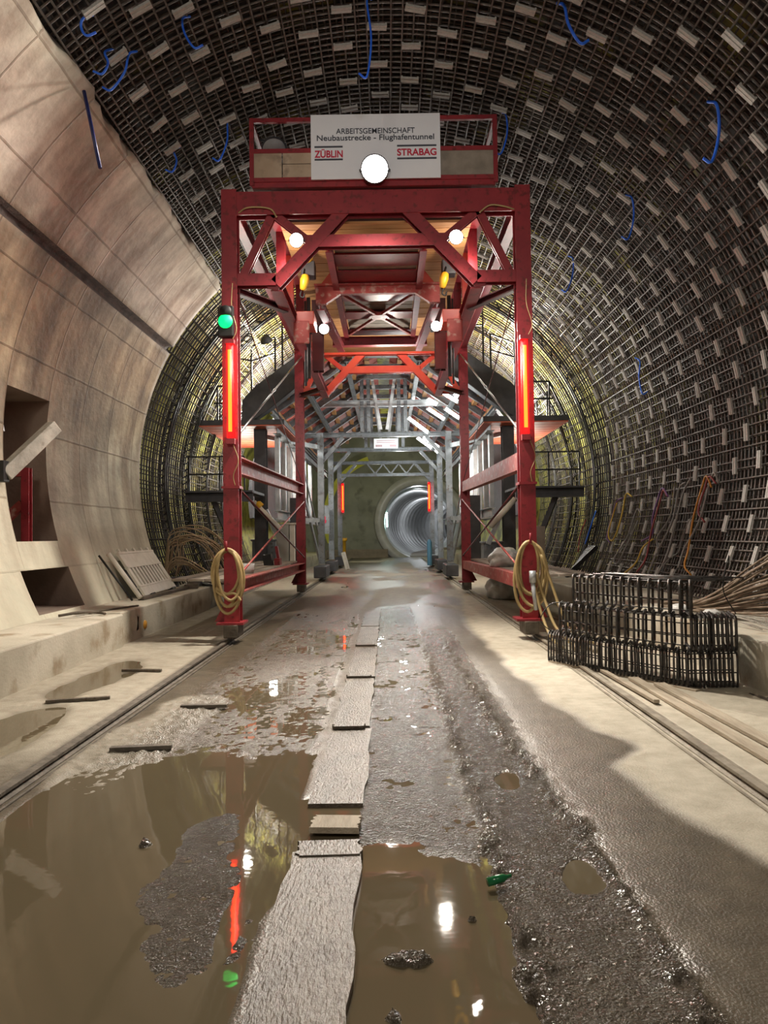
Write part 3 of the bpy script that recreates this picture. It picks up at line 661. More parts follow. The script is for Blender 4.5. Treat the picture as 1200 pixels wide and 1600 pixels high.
def tube_light(label, x, y, z0, z1):
    t = thing('tube_light', label, 'lamp', (x,y,z0))
    m = MB(); m.tube([(x,y,z0),(x,y,z1)],.05,14); obj('red_cover', m, REDTUBE, t)
    m = MB(); m.tube([(x,y-.045,z0+.09),(x,y-.045,z1-.09)],.026,10); obj('glowing_tube', m, REDCORE, t)
    for a,b in ((z0-.08,z0),(z1,z1+.06)): obj('end_cap', MB().box(x-.06,x+.06,y-.055,y+.06,a,b), RED, t)
tube_light('red glowing tube light upright on the near left gantry leg', -2.16, 10.62, 2.86, 4.18)
tube_light('red glowing tube light upright on the near right gantry leg', 1.93, 10.62, 2.86, 4.18)
tube_light('far red tube light on the left post before the bulkhead', -2.05, 35.3, 2.55, 3.85)
tube_light('far red tube light on the right post before the round bore', 1.92, 35.3, 2.55, 3.85)
T_ = thing('signal_light', 'green signal light above the red tube on the left gantry leg', 'signal', (-2.22,10.66,4.3))
m = MB(); m.box(-2.33,-2.11,10.60,10.69,4.28,4.72); obj('housing', m, BLACK, T_, bevel=.02)
m = MB(); m.lathe([(.10,0),(.07,.03),(.001,.04)], (-2.22,10.60,4.50), (0,-1,0), 20); obj('green_lens', m, GREENL, T_)
m = MB(); m.lathe([(.085,0),(.06,.02),(.001,.03)], (-2.22,10.60,4.70-.06), (0,-1,0), 20); obj('dark_lens', m, BLACK, T_)
for x, lab in ((-2.13,'left'),(1.99,'right')):
    for end, P in (('top',[(x,10.66,5.05),(x-.01,10.64,4.7),(x+.06,10.62,4.4),(x,10.62,4.24)]),('bottom',[(x,10.62,2.78),(x+.07,10.62,2.55),(x,10.62,2.35),(x+.02,10.64,2.2)])):
        tag(obj('lamp_cable', MB().tube(spline(P),.006,5), HOSE, base=P[-1]), 'thin pale cable at the %s end of the red tube light on the %s leg' % (end, lab), 'cable')
for i,(a,b_) in enumerate([((.84,30,6.08),(1.66,30,5.44)),((1.3,33,5.67),(1.98,33,5.16)),((1.5,32,5.57),(2.22,32,5.07)),((1.6,30,6.44),(2.32,30,5.95)),((2.09,27.5,6.02),(2.68,27.5,5.6)),((1.11,33,7.3),(1.52,33,7.04)),((1.66,31,7.0),(2.12,31,6.7)),((1.97,28,6.72),(2.67,28,6.29)),((2.31,27,6.55),(2.64,27,6.34)),((2.15,34,5.22),(2.32,34,5.07))]):
    a, b_ = [tuple(Vector((0,0,1.5))+(Vector(q)-Vector((0,0,1.5)))*.8) for q in (a,b_)]
    t = thing('tube_light', 'white tube light under the right roof slope of the grey carriage', 'lamp', a, 'white tube lights under the right roof slope')
    d = (Vector(b_)-Vector(a)).normalized(); m = MB(); m.tube([Vector(a)+d*.04,Vector(b_)-d*.04],.05,8); obj('glowing_tube', m, TUBEW, t)
    obj('end_cap', MB().tube([a,Vector(a)+d*.05],.06,8), GALV, t); obj('end_cap', MB().tube([Vector(b_)-d*.05,b_],.06,8), GALV, t)
m = MB(); m.tube([(-.05,52.5,2.0),(-.05,52.5,3.0)],.05,8); tag(obj('tube_light', m, emit('greenish_tube_light',(.6,1,.85),14), base=(-.05,52.5,2)), 'pale green tube light on the left wall inside the round bore', 'lamp')

# ------------------------------------------------------------------ chain hoists
for s, l in ((-1,'left'),(1,'right')):
    x = GX+s*1.12
    t = thing('chain_hoist', 'yellow and grey chain hoist hanging on the %s inside the gantry' % l, 'hoist', (x,12.1,5.4), None)
    m = MB(); m.box(x-.09,x+.13,12.05,12.3,5.62,5.86); obj('motor', m, DARK, t, bevel=.02)
    m = MB(); m.lathe([(.06,-.05),(.11,-.05),(.12,0),(.11,.05),(.06,.05),(.06,-.05)], (x+.0,12.0,5.92),(0,1,0),20); obj('chain_drum', m, YEL, t)
    m = MB(); m.lathe([(.02,-.14),(.05,-.12),(.075,.02),(.06,.10),(.03,.12)], (x-s*.02-.05,12.0,5.50),(.2,0,1),12); obj('hook_block', m, YEL, t)
    m = MB(); m.tube([(x-.05,12.0,5.60),(x-.03,12.05,5.72)],.012,6); m.tube(spline([(x-.08,12,5.36),(x-.10,12,5.28),(x-.05,12,5.25),(x-.03,12,5.31)]),.012,6); obj('chain', m, BLACK, t)

# ------------------------------------------------------------------ grey formwork carriage behind the gantry
F = thing('formwork_carriage', 'large grey steel formwork carriage with timber and red panels behind the red gantry', 'carriage', (-.07,24,0))
def fp(name, mb, m_=GREY, par=None, **k): return obj(name, mb, m_, par or F, **k)
for y in (25.5,30,35.5):
    for s in (-1,1):
        x = -.07+s*2.13
        c = fp('column', MB().hbeam((x,y,.55),(x,y,4.9),.2,.24,.025,.02,up=(0,1,0)), GREY)
        m = MB(); m.box(x-.2,x+.2,y-.8,y+.8,.12,.5); fp('bogie', m, DARK, c, bevel=.03)
        m = MB(); m.bar((x,y,3.9),(x-s*.75,y,4.75),.12,.12); fp('knee_brace', m, GREY, c)
    fp('cross_beam', MB().hbeam((-2.7,y,4.82),(2.5,y,4.82),.2,.15), GREY)
fp('cross_beam', MB().hbeam((-2.75,25.3,5.83),(2.55,25.3,5.83),.2,.2), GALV)
for y in (25.3,29.8):
    for x in (-.80,-.58,.42,.64): fp('king_post', MB().hbeam((x,y,4.9),(x,y,6.95),.12,.12,up=(0,1,0)), GREY)
    for s in (-1,1): fp('web_brace', MB().bar((-.08+s*.40,y-.1,6.8),(-.08+s*.10,y-.1,4.95),.10,.10), GALV)
m = MB(); m.hbeam((-2.2,35.4,4.25),(2.1,35.4,4.25),.12,.14)
for i in range(6): m.bar((-.9+i*.36,35.4,4.3 if i%2 else 4.75),(-.54+i*.36,35.4,4.75 if i%2 else 4.3),.06,.06)
fp('lattice_beam', m, GREY)
for y in (21.5,23,24.5,26.2,28,30.2,32.5,34.8):
    for s in (-1,1): fp('rafter', MB().hbeam((-.07+s*3.0,y,5.05),(-.07+s*.75,y,6.55),.13,.18), GREY)
    fp('collar_beam', MB().hbeam((-.85,y,6.55),(.72,y,6.55),.12,.14), GREY)
for s in (-1,1):
    X_ = lambda d: -.07+s*d
    for d,z in ((1.0,6.2),(2.1,5.5),(3.05,4.9)): fp('purlin', MB().hbeam((X_(d),21,z),(X_(d),37,z),.12,.14), GREY)
    # roof skin: red panels with timber battens between them
    rp = MB(); y = 21.0
    n = (Vector((.55,0,.83)))
    while y < 37:
        P = [(X_(.2),y,7.12),(X_(3.3),y,5.12),(X_(3.3),y+1.2,5.12),(X_(.2),y+1.2,7.12)]
        rp.add(P+[(a,b,c+.05) for a,b,c in P], [(0,1,2,3),(7,6,5,4),(0,4,5,1),(2,6,7,3)]); y += 1.25
    fp('roof_panel', rp, FPANEL)
    tb = MB(); 
    for q in range(7):
        d = .5+q*.44; z = 7.0-(d-.2)*.645; tb.bar((X_(d),21,z),(X_(d),37,z),.14,.12)
    fp('timber_batten', tb, WOOD)
    # curved outer steel skin
    sk = MB(); N_ = 30
    for i in range(N_):
        a0, a1 = [math.radians((90-s*90)+s*(-8+ (92)*q/N_)) for q in (i,i+1)]
        P = [(XC+r*math.cos(a),y,ZC+r*math.sin(a)) for r in (4.72,4.84) for a in (a0,a1) for y in (26.4,38)]
        sk.add(P, [(0,1,3,2),(4,6,7,5),(0,2,6,4),(1,5,7,3)])
    fp('outer_skin', sk, DARK)
    # side frames with pale struts
    fp('side_beam', MB().hbeam((X_(2.85),20.4,4.35),(X_(2.85),37,4.35),.2,.26), GREY)
    fp('side_beam', MB().hbeam((X_(2.85),20.4,2.05),(X_(2.85),37,2.05),.2,.26), GALV)
    for y in (21.2,22.5,23.8,25.1,26.4,28,30): 
        m = MB(); x = X_(2.95); m.prism([(y-.16,4.25),(y+.16,4.25),(y+.07,2.15),(y-.07,2.15)],'x',x-.06,x+.06); fp('side_strut', m, GALV)
    fp('side_leg', MB().hbeam((X_(3.35),20.8,.5),(X_(3.35),20.8,4.6),.32,.3,.03,.02,up=(0,1,0)), DARK)
    fp('side_leg', MB().hbeam((X_(2.6),22.5,.5),(X_(2.6),22.5,2.6),.34,.34,.03,.02,up=(0,1,0)), DARK)
    fp('outrigger', MB().bar((X_(3.2),20.6,2.2),(X_(2.75),20.6,1.2),.12,.12), GALV)
    fp('side_tie', MB().bar((X_(2.2),25.4,4.42),(X_(3.4),22,4.35),.10,.14), GALV)
    fp('side_tie', MB().bar((X_(2.2),25.4,2.0),(X_(3.4),22,1.95),.10,.14), GALV)
    fp('ladder_stringer', MB().bar((X_(2.5),29,.5),(X_(2.5),24,2.6),.06,.18), GREY)
    fp('ladder_stringer', MB().bar((X_(2.5),29,1.3),(X_(2.5),24,3.4),.04,.05), GREY)
    # big sloping dark girder across the front shoulder
    q = [(3.75,4.35),(3.72,5.10),(3.38,5.46),(2.26,6.28),(1.75,6.5),(1.75,5.7),(2.2,5.48),(3.0,4.85)]
    p = [(X_(u),v) for u,v in q]; m = MB(); m.prism(p if s<0 else p[::-1],'y',20.15,20.55); fp('shoulder_girder', m, DARK, bevel=.02)
    # upper side platform with orange-red boards underneath
    U = fp('upper_platform', MB().box(*sorted((X_(2.6),X_(4.85))),20,25,4.42,4.55), DARK)
    m = MB(); y = 20.02
    while y < 24.9: m.box(*sorted((X_(2.62),X_(4.83))),y,y+.46,4.385,4.415); y += .5
    fp('platform_boards', m, OPANEL, U)
    m = MB()
    for x0 in (3.9,4.35): m.bar((X_(x0),20.05,4.55),(X_(x0),20.05,5.45),.04,.04)
    m.bar((X_(3.9),20.05,5.45),(X_(4.35),20.05,5.45),.04,.04); m.bar((X_(3.9),20.05,5.0),(X_(4.45),20.05,5.0),.04,.04); m.bar((X_(4.35),20.05,5.45),(X_(4.75),20.05,4.55),.04,.04)
    for y in (21.5,23,24.9): m.bar((X_(4.6),y,4.55),(X_(4.6),y,5.45),.04,.04)
    m.bar((X_(4.6),21.5,5.45),(X_(4.6),24.9,5.45),.04,.04); fp('guard_rail', m, BLACK, U)
    # stepped hand rails above the sloping girder
    m = MB()
    for x0,z0,h in ((4.05,4.9,1.9),(3.6,5.3,1.4),(2.95,5.8,1.15),(2.75,5.95,1.8),(1.75,6.5,1.2)): m.bar((X_(x0),20.9,z0),(X_(x0),20.9,z0+h),.045,.045)
    for a,b_ in (((4.05,6.8),(3.6,6.7)),((4.05,6.4),(3.6,6.3)),((3.6,6.7),(2.95,6.95)),((3.6,6.3),(2.95,6.5)),((2.75,7.75),(1.75,7.7)),((2.75,7.2),(1.75,7.2))): m.bar((X_(a[0]),20.9,a[1]),(X_(b_[0]),20.9,b_[1]),.04,.04)
    fp('hand_rail', m, BLACK)
    # lower side platform
    Lp = fp('lower_platform', MB().hbeam((X_(3.2),18.7,2.47),(X_(4.85),18.7,2.47),.3,.24).box(*sorted((X_(3.2),X_(4.85))),18.6,20.4,2.56,2.62), DARK)
    m = MB()
    for x0 in (4.75,4.0,3.4): m.bar((X_(x0),18.65,2.62),(X_(x0),18.65,3.45),.035,.035)
    for z in (3.45,3.02): m.bar((X_(3.4),18.65,z),(X_(4.75),18.65,z),.035,.035)
    fp('guard_rail', m, BLACK, Lp)
    m = MB(); m.bar((X_(4.2),18.8,2.4),(X_(3.5),19.2,.5),.10,.12); fp('raking_leg', m, DARK, Lp)
for i,(px, z0, z1) in enumerate(((-3.35,2.2,.9),(3.2,2.2,1.35))):
    m = MB(); m.tube([(px,19.2,2.35),(px*.80,19.2,1.65)],.07,12); fp('tilt_cylinder', m, WHITE)
m = MB(); m.lathe([(.09,-.06),(.09,.06),(.05,.10)],(-3.2,19.2,2.27),(-.7,0,.7),14); fp('cylinder_collar', m, YEL)
sn = thing('sign_board', 'small white notice board hung on the middle of the grey carriage beam', 'sign', (-.02,29.2,4.78))
m = MB(); m.box(-.48,.43,29.18,29.2,4.78,5.15); obj('panel', m, SIGNW, sn)
m = MB()
for z in (5.05,4.98): m.box(-.38,.33,29.172,29.18,z,z+.03)
m.box(-.42,-.16,29.172,29.18,4.83,4.92); m.box(.12,.38,29.172,29.18,4.83,4.92); obj('faint_lettering', m, mat('faint_grey_print',(.42,.30,.32)), sn)
bb = thing('letter_plate', 'grey plate with a red letter B on the left carriage post', 'plate', (-2.45,29.5,1.6))
m = MB(); m.box(-2.66,-2.24,29.5,29.53,1.55,2.65); obj('panel', m, GREY, bb)
text('B', -2.45, 2.1, .2, .3, 29.49, TXTR, bb, .02)

# lesser equipment round the legs
m = MB(); m.box(-2.95,-2.62,20.3,20.6,.75,1.82); t = thing('control_cabinet','pale grey control cabinet beside the far left gantry leg','cabinet',(-2.78,20.45,.75)); obj('casing', m, mat('pale_cabinet_paint',(.36,.36,.33)), t, bevel=.01)
m = MB(); m.box(-2.60,-2.48,20.35,20.55,.78,1.80); m.box(-2.68,-2.42,20.3,20.6,1.80,1.84); obj('side_duct', m, WHITE, t)
m = MB(); m.box(-2.93,-2.64,20.285,20.30,.8,1.77); obj('door', m, mat('cabinet_door_paint',(.40,.40,.37)), t)
m = MB(); m.box(-3.7,-3.05,20.9,21.5,.47,1.38); m.box(-3.74,-3.01,20.86,21.54,1.36,1.42); tag(obj('steel_tank', m, GREY, base=(-3.4,21.2,.47), bevel=.02), 'grey steel box tank behind the left side of the gantry', 'tank')
m = MB(); m.box(2.6,3.4,20.9,21.5,.47,1.23); m.box(2.56,3.44,20.86,21.54,1.21,1.27); tag(obj('steel_tank', m, GREY, base=(3.0,21.2,.47), bevel=.02), 'grey steel box tank behind the right side of the gantry', 'tank')
m = MB(); m.lathe([(0,.88),(.14,.88),(.155,1.04),(.15,1.04),(.135,.90),(0,.90)],(-2.42,13.0,0),(0,0,1),18); tag(obj('bucket', m, TARP, base=(-2.42,13,.88)), 'small white bucket on the ledge behind the near left leg', 'bucket')
m = MB(); m.box(-2.42,-2.30,16.3,16.6,.88,1.02); m.bar((-2.33,16.5,.88),(-2.40,16.5,1.28),.10,.06); tag(obj('hand_pump', m, RED, base=(-2.36,16.5,.88)), 'red upright bracket standing on the left ledge', 'bracket')
m = MB(); m.prism([(-2.62,.88),(-2.44,.88),(-2.48,1.12),(-2.66,1.10)],'y',16.2,16.4); tag(obj('tool_case', m, BLACK, base=(-2.55,16.3,.88)), 'small black case on the left ledge beside the red bracket', 'case')
m = MB(); m.prism([(3.23,.47),(3.45,.47),(3.47,1.63),(3.25,1.64)],'y',16.95,17.0); tag(obj('leaning_panel', m, PLYG, base=(3.35,17,.47)), 'pale flat panel standing behind the near right gantry leg', 'panel')
# white tarp bundle on the right ledge
def lump(name, c, s, mat_, label, cat, seed, sub=4):
    import bmesh
    bm = bmesh.new(); bmesh.ops.create_icosphere(bm, subdivisions=sub, radius=1)
    for v in bm.verts:
        p = v.co.copy(); n = fbm(np.array([p.x*2.2+seed]),np.array([p.y*2.2+p.z*3]),3,seed)[0]-.5
        p *= 1+.5*n; p.z = max(p.z,-.45); v.co = (p.x*s[0],p.y*s[1],(p.z+.45)*s[2])
    me = bpy.data.meshes.new(name); bm.to_mesh(me); bm.free(); me.polygons.foreach_set('use_smooth',[True]*len(me.polygons))
    o = obj(name, me, mat_, base=c); return tag(o, label, cat)
lump('tarp_bundle', (2.22,14.5,.87), (.34,.5,.24), TARP, 'crumpled white tarp bundle on the ledge behind the near right leg', 'tarp', 3)
m = MB(); m.tube([(2.10,14.3,1.11),(2.40,14.5,1.11)],.05,12); tag(obj('paper_roll', m, WHITE, base=(2.25,14.4,1.06)), 'white roll lying on the crumpled tarp bundle', 'roll')
lump('tarp_bundle', (2.65,17.6,.02), (.42,.55,.42), TARP, 'pale grey sack on the floor under the right ledge', 'sack', 8)
# dark strips leaning on the right mat, black bars
for i in range(5):
    a = onwall(17.6+i*.14,1.15,5.0); b_ = (4.02+.05*i,17.5+i*.14,.48)
    m = MB().bar(a,b_,.05,.09); tag(obj('steel_strip', m, BLACK, base=b_), 'dark flat steel strip leaning on the right rebar wall behind the gantry', 'strip', 'dark strips leaning on the right wall')
# yellow post and white offcut by the far left track, cylinder on right
m = MB(); m.lathe([(.10,.1),(.10,1.2),(.16,1.2),(.16,1.35),(0,1.35)],(-2.15,37.5,0),(0,0,1),14); tag(obj('yellow_post', m, YEL, base=(-2.15,37.5,.1)), 'yellow post with pale cap by the far end of the left rail', 'post')
m = MB(); m.bar((-1.75,33.2,.02),(-1.95,33.3,.75),.10,.16); tag(obj('white_offcut', m, WHITE, base=(-1.75,33.2,.02)), 'white board offcut leaning by the far left rail', 'board')
m = MB(); m.lathe([(.11,.1),(.11,1.1),(.06,1.25),(0,1.25)],(1.85,34.3,.0),(0,0,1),14); tag(obj('gas_cylinder', m, mat('blue_cylinder_paint',(.10,.25,.36)), base=(1.85,34.3,.1)), 'blue gas cylinder by the far right rail', 'cylinder')

# ------------------------------------------------------------------ hose coils on the near legs
def hose(name, cx, cy, cz, label, tails=(), seed=0, n=5, rx=.20, rz=.42):
    r = random.Random(seed); t = thing(name, label, 'hose', (cx,cy,cz-rz)); pts = []
    for k in range(n*16+1):
        a = 2*PI*k/16+PI/2; L = k//16; u = r.uniform if k%16==0 else None
        if k%16==0: ax, az, ox, oz = rx*r.uniform(.62,1.08), rz*r.uniform(.72,1.08), r.uniform(-.05,.05), r.uniform(-.03,.02)
        top = cz+rz*.95
        pts.append((cx+ox*(1-math.sin(a))/2+ax*math.cos(a), cy-.03*(L%3)-.02*math.sin(3*a), top-az*(1-math.sin(a))+oz*(1-math.sin(a))/2))
    pts = spline([p for i,p in enumerate(pts) if i%2==0], 4)
    obj('coil', MB().tube(pts,.021,8), HOSE, t)
    for tl in tails: obj('loose_end', MB().tube(spline(tl,8),.020,8), HOSE, t)
    m = MB(); m.tube([(cx,cy+.1,cz+rz*.92),(cx,cy-.12,cz+rz*.92),(cx,cy-.13,cz+rz*1.2)],.018,8); obj('hook', m, RED, t)
hose('hose_coil', -2.20, 10.55, .92, 'tan rubber hose coiled on a hook of the near left gantry leg', [[(-2.02,10.5,.62),(-2.1,10.5,.72),(-2.22,10.5,.72),(-2.36,10.52,.8)]], 3, 5, .21, .43)
hose('hose_coil', 1.93, 10.52, .95, 'tan rubber hose coiled on a hook of the near right gantry leg, ends trailing down',
     [[(2.0,10.45,.95),(2.1,10.4,.6),(2.2,10.2,.25),(2.35,9.9,.06),(2.5,9.6,.04)],[(1.98,10.42,.75),(2.05,10.35,.4),(2.12,10.1,.12),(2.2,9.8,.03)],[(2.08,10.45,1.2),(2.2,10.4,.8),(2.32,10.3,.4),(2.5,10.2,.1),(2.75,10.1,.03)]], 5, 6, .20, .45)
m = MB(); m.tube([(1.95,10.42,.98),(1.95,10.42,.82)],.045,10); m.tube([(1.95,10.42,.82),(1.99,10.41,.45)],.03,10); tag(obj('hose_coupling', m, GALV, base=(1.95,10.42,.45)), 'grey metal hose coupling hanging among the right hose coil', 'coupling')
m = MB().tube(spline([(2.3,9.6,.04),(2.5,10.2,.05),(2.75,11,.04),(2.9,12.5,.04),(2.7,14.5,.04),(2.85,17,.04)]),.03,8); m.tube(spline([(2.5,9.4,.04),(2.8,10.4,.05),(3.05,11.5,.04),(3.1,13,.04)]),.03,8)
tag(obj('rubber_hose', m, OLDWD, base=(2.7,12,.01)), 'pale hoses lying along the floor between right rail and kerb', 'hose')

# ------------------------------------------------------------------ stack of stirrup cages on the right
P0, DIR = Vector((2.78,7.22,0)), Vector((-.50,.866,0)); AC = Vector((.985,.17,0))
def cage(label, z0, z1, s0, s1, n, n_end, w, rr=.012, x_end=.50):
    t = thing('stirrup_cage', label, 'rebar cage', P0+Vector((0,0,z0)), 'stacked stirrup cages'); h = z1-z0; c = .06; base = t.location
    pf = []
    for cy_,cz_,a0 in ((w-c,c,-90),(w-c,h-c,0),(c,h-c,90),(c,c,180)):
        for q in range(4): a = math.radians(a0+q*30); pf.append((0, cy_+c*math.cos(a), cz_+c*math.sin(a)))
    me = mesh_of(MB().tube(pf, rr, 6, closed=True),'stirrup',STIR); rn = random.Random(n)
    sp = [(DIR*(s0+(s1-s0)*i/(n-1)), math.radians(-25+7*i/(n-1))) for i in range(n)]
    sp += [(Vector((x_end*(i+1)/n_end,.02*(i+1)/n_end,0)), math.radians(-16)) for i in range(n_end)]
    for p,a in sp:
        bl = -.05*math.sin(PI*min(1,p.length/2)); child('stirrup', me, t, p+Vector((bl,bl*.5,rn.uniform(-.008,.008))), (rn.uniform(-.02,.02),rn.uniform(-.02,.02),a+rn.uniform(-.04,.04)))
    def row(u, v):
        pts = []
        for p,a in sorted(sp, key=lambda q: q[0].x):
            bl = -.05*math.sin(PI*min(1,p.length/2)); pts.append(base+p+Vector((bl-math.sin(a)*u, bl*.5+math.cos(a)*u, v)))
        return pts
    for u,v in ((.018,h*.42),(w-.018,h*.3),(w-.018,h*.66),(w*.3,h-.018),(w*.6,h-.018),(w*.85,h-.018),(w*.5,.018)):
        obj('distribution_bar', MB().tube(row(u,v), .0065, 5), STIR, t)
    return t
cage('bottom rebar stirrup cage of the stack, densely packed, standing on the floor', .03,.345, 0,1.90, 40,12,.40,.0105)
cage('middle rebar stirrup cage of the stack, wider spaced stirrups', .37,.685, .05,1.68, 16,11,.44,.014)
cage('topmost rebar stirrup cage of the stack, open stirrups against the kerb', .71,1.02, -.05,1.44, 14,1,.40,.014,x_end=.06)
for i in range(16):
    a = P0+DIR*(1.38-.02*i)+AC*(.06+.035*(i%6))+Vector((0,0,1.03+.012*(i//6))); b_ = P0+DIR*(-.15+.05*(i%5))+AC*(.10+.03*(i%8))+Vector((.06+.02*(i%4),0,1.03+.012*(i//6)))
    m = MB().tube([a,(a+b_)/2+Vector((0,0,-.012)),b_],.008,5); tag(obj('loose_bar', m, STIR, base=a), 'thin dark rebar rod lying along the top of the stirrup stack', 'rod', 'loose rods on the stirrup stack')
for P,l in (([(3.28,7.3,.7),(3.1,7.15,.95),(3.18,7.2,1.25),(3.22,7.3,1.14)],'loose black binding wire curling up over the right end of the stirrup stack'),([(1.9,8.9,.33),(1.72,8.75,.5),(1.85,8.8,.68),(2.05,8.7,.7)],'loose black binding wire looped beside the left end of the stirrup stack')):
    tag(obj('binding_wire', MB().tube(spline(P),.0055,5), BLACK, base=P[0]), l, 'wire')
# timbers below the stack
board(2.35,8.0,.09,2.0,.52,'timber bearer under the stirrup stack',OLDWD,t=.03,z=.032)
# bent rods on the right walkway
rn = random.Random(8)
for i in range(26):
    f = i/25; z1 = .58+.78*f; y1 = 8.0+rn.uniform(-.15,.15); x1 = 4.02+.10*rn.random()
    pts = [(3.62+.20*rn.random(),10.0+rn.uniform(-.4,.5),.50+.02*rn.random()+.03*f),(3.75+.12*rn.random(),9.2,.52+.18*f),(x1-.08,8.55,.55+.52*f),(x1+.06,y1,z1),(4.30,7.0,z1+.28*f+.06),(4.5,5.9,z1+.30*f+.05)]
    m = MB().tube(spline(pts,5),.013,6); tag(obj('bent_rod', m, ROD, base=(3.8,9,.5)), 'long bent steel rod in the bundle fanning out at the right picture edge', 'rod', 'bent rods on the right walkway')
m = MB()
for q in range(9):
    m.tube(spline([(3.3+.05*q,9.2+rn.uniform(-.5,.5),.49),(3.6+.05*q,8.4,.52+rn.uniform(0,.04)),(3.75+.06*q,7.6+rn.uniform(-.2,.2),.49)]),.006,4)
tag(obj('wire_tangle', m, OLDB, base=(3.7,8.3,.48)), 'tangle of pale wire ends on the right kerb beside the bent rods', 'wire')
lump('paper_scrap', (3.62,9.6,.47), (.13,.12,.09), TARP, 'white crumpled bag on the kerb behind the stirrup stack, left one', 'bag', 12, 3)
lump('paper_scrap', (3.66,8.75,.47), (.12,.12,.09), TARP, 'white crumpled bag on the kerb behind the stirrup stack, right one', 'bag', 15, 3)
m = MB()
for q in range(7): m.tube([(3.25+.03*q,7.0-.1*q,.015),(3.36,5.0+.2*q,.03+.012*q)],.012,5)
tag(obj('thin_timber', m, OLDW, base=(3.3,6,0)), 'muddy laths lying at the foot of the right kerb beside the stack', 'lath')

# ------------------------------------------------------------------ cables hung on the right mat
def cable(name, pts, c, label, r=.016, group='cable loops hung on the right rebar wall'):
    P = [onwall(y, z, 4.95-.03*(i%2)) for i,(y,z) in enumerate(pts)]
    m = MB().tube(spline(P,8),r,6); tag(obj(name, m, c, base=P[0]), label, 'cable', group)
ORG = mat('orange_cable_sheath',(.50,.22,.03)); PUR = mat('purple_cable_sheath',(.16,.08,.22)); GRC = mat('grey_cable_sheath',(.22,.21,.20)); YEC = mat('yellow_cable_sheath',(.55,.38,.06)); REC = mat('dull_red_cable_sheath',(.26,.05,.05))
cable('hung_cable', [(11.75,2.15),(11.9,2.33),(12.1,2.2),(12.2,1.7),(12.15,1.2),(12.0,.95),(11.7,.82)], ORG, 'orange cable, first long loop from the right on the rebar wall',.016)
cable('hung_cable', [(11.6,2.2),(11.8,2.32),(12.0,2.15),(12.05,1.8),(11.8,1.62)], REC, 'dull red cable looped beside the orange one')
cable('hung_cable', [(11.5,2.2),(11.62,2.36),(11.85,2.2),(11.9,1.75),(12.1,1.5),(12.25,1.2),(12.3,.9)], GRC, 'grey cable hanging just right of the orange one')
cable('hung_cable', [(13.55,2.1),(13.8,2.26),(14.05,2.1),(14.1,1.7),(14.0,1.45),(14.4,1.3)], PUR, 'purple cable loop on the rebar wall, second bunch from the right')
cable('hung_cable', [(13.6,2.1),(13.75,2.22),(13.95,2.0),(14.0,1.5),(13.95,1.0),(14.05,.75)], REC, 'dull red cable hanging under the purple loop')
cable('hung_cable', [(12.8,2.3),(13.0,2.2),(13.15,1.7),(13.3,1.3),(13.5,1.2),(13.6,1.4),(13.3,1.75),(13.2,2.25)], GRC, 'grey cable with a round loop between purple and orange bunches')
cable('hung_cable', [(12.6,2.35),(12.8,2.1),(13.0,1.5),(12.9,1.1),(13.1,.75),(13.4,.72),(13.5,1.1)], GRC, 'grey cable hanging low in a wide bend right of the purple loop')
cable('hung_cable', [(13.9,1.35),(14.2,1.2),(14.4,.9),(14.7,.7)], YEC, 'short yellow cable below the purple loop')
cable('hung_cable', [(15.6,2.2),(15.9,2.26),(16.1,1.9),(16.1,1.5),(16.4,1.3),(16.7,1.45),(16.75,1.85),(16.5,2.1)], YEC, 'yellow cable loop near the far edge of the near rebar mat')
cable('hung_cable', [(16.2,2.2),(16.55,2.12),(16.8,1.8),(16.75,1.4),(16.5,1.25)], PUR, 'purple cable loop farthest left on the near rebar mat',.014)
cable('hung_cable', [(14.9,1.85),(15.1,1.9),(15.4,1.4),(15.7,.95),(15.5,.85),(15.2,1.2),(15.0,1.7)], GRC, 'narrow grey cable loop right of the yellow loop')
cable('hung_cable', [(12.2,1.8),(12.4,1.6),(12.55,1.35),(12.45,1.15),(12.8,1.05),(12.9,.9)], GRC, 'thin grey cable squiggle left of the orange cable',.008)
cable('hung_cable', [(18.2,2.0),(18.3,1.6),(18.5,1.2)], BLUE, 'short blue cable on the far right rebar wall',.016)
cable('hung_cable', [(19.0,1.8),(19.1,1.4),(18.9,1.0)], REC, 'dull red cable on the far right rebar wall',.014)
# blue plastic tubes dangling from the crown
BT = [((-3.04,7.69,6.82),(-3.01,7.69,6.64),'short blue tube, leftmost at the top by the cast concrete edge'),((-3.03,8.26,6.83),(-3.06,8.26,6.59),'short curved blue tube above the dark blue hanging tube'),
((-2.85,8.51,6.96),(-3.05,8.51,6.56),'hooked blue tube, right neighbour of the short curved one at top left'),((-2.23,8.47,7.33),(-2.10,8.47,7.0),'blue tube at the top, above and left of the sign'),
((-2.18,10.67,7.36),(-2.30,10.67,6.81),'blue tube hanging just left of the platform railing'),((2.08,8.53,7.45),(2.25,8.53,7.02),'thick blue hooked tube at the top, right of the sign'),
((3.76,8.5,6.26),(3.69,8.5,5.63),'long bright blue tube at the upper right edge'),((3.65,11.14,6.37),(3.58,11.14,5.78),'blue tube hanging right of the gantry leg top'),((1.8,10.99,7.56),(1.72,10.99,7.0),'blue tube just right of the platform railing'),
((-.16,8.97,7.85),(-.17,8.97,6.95),'faint blue tube at the top centre above the sign'),((-2.92,10.58,6.91),(-2.94,10.58,6.61),'small blue tube between cast concrete and gantry top'),((3.49,14.06,6.53),(3.36,14.06,5.94),'blue tube behind the right gantry leg on the crown mat'),((4.77,14.33,4.67),(4.8,14.33,4.07),'blue tube on the right wall above the far platform')]
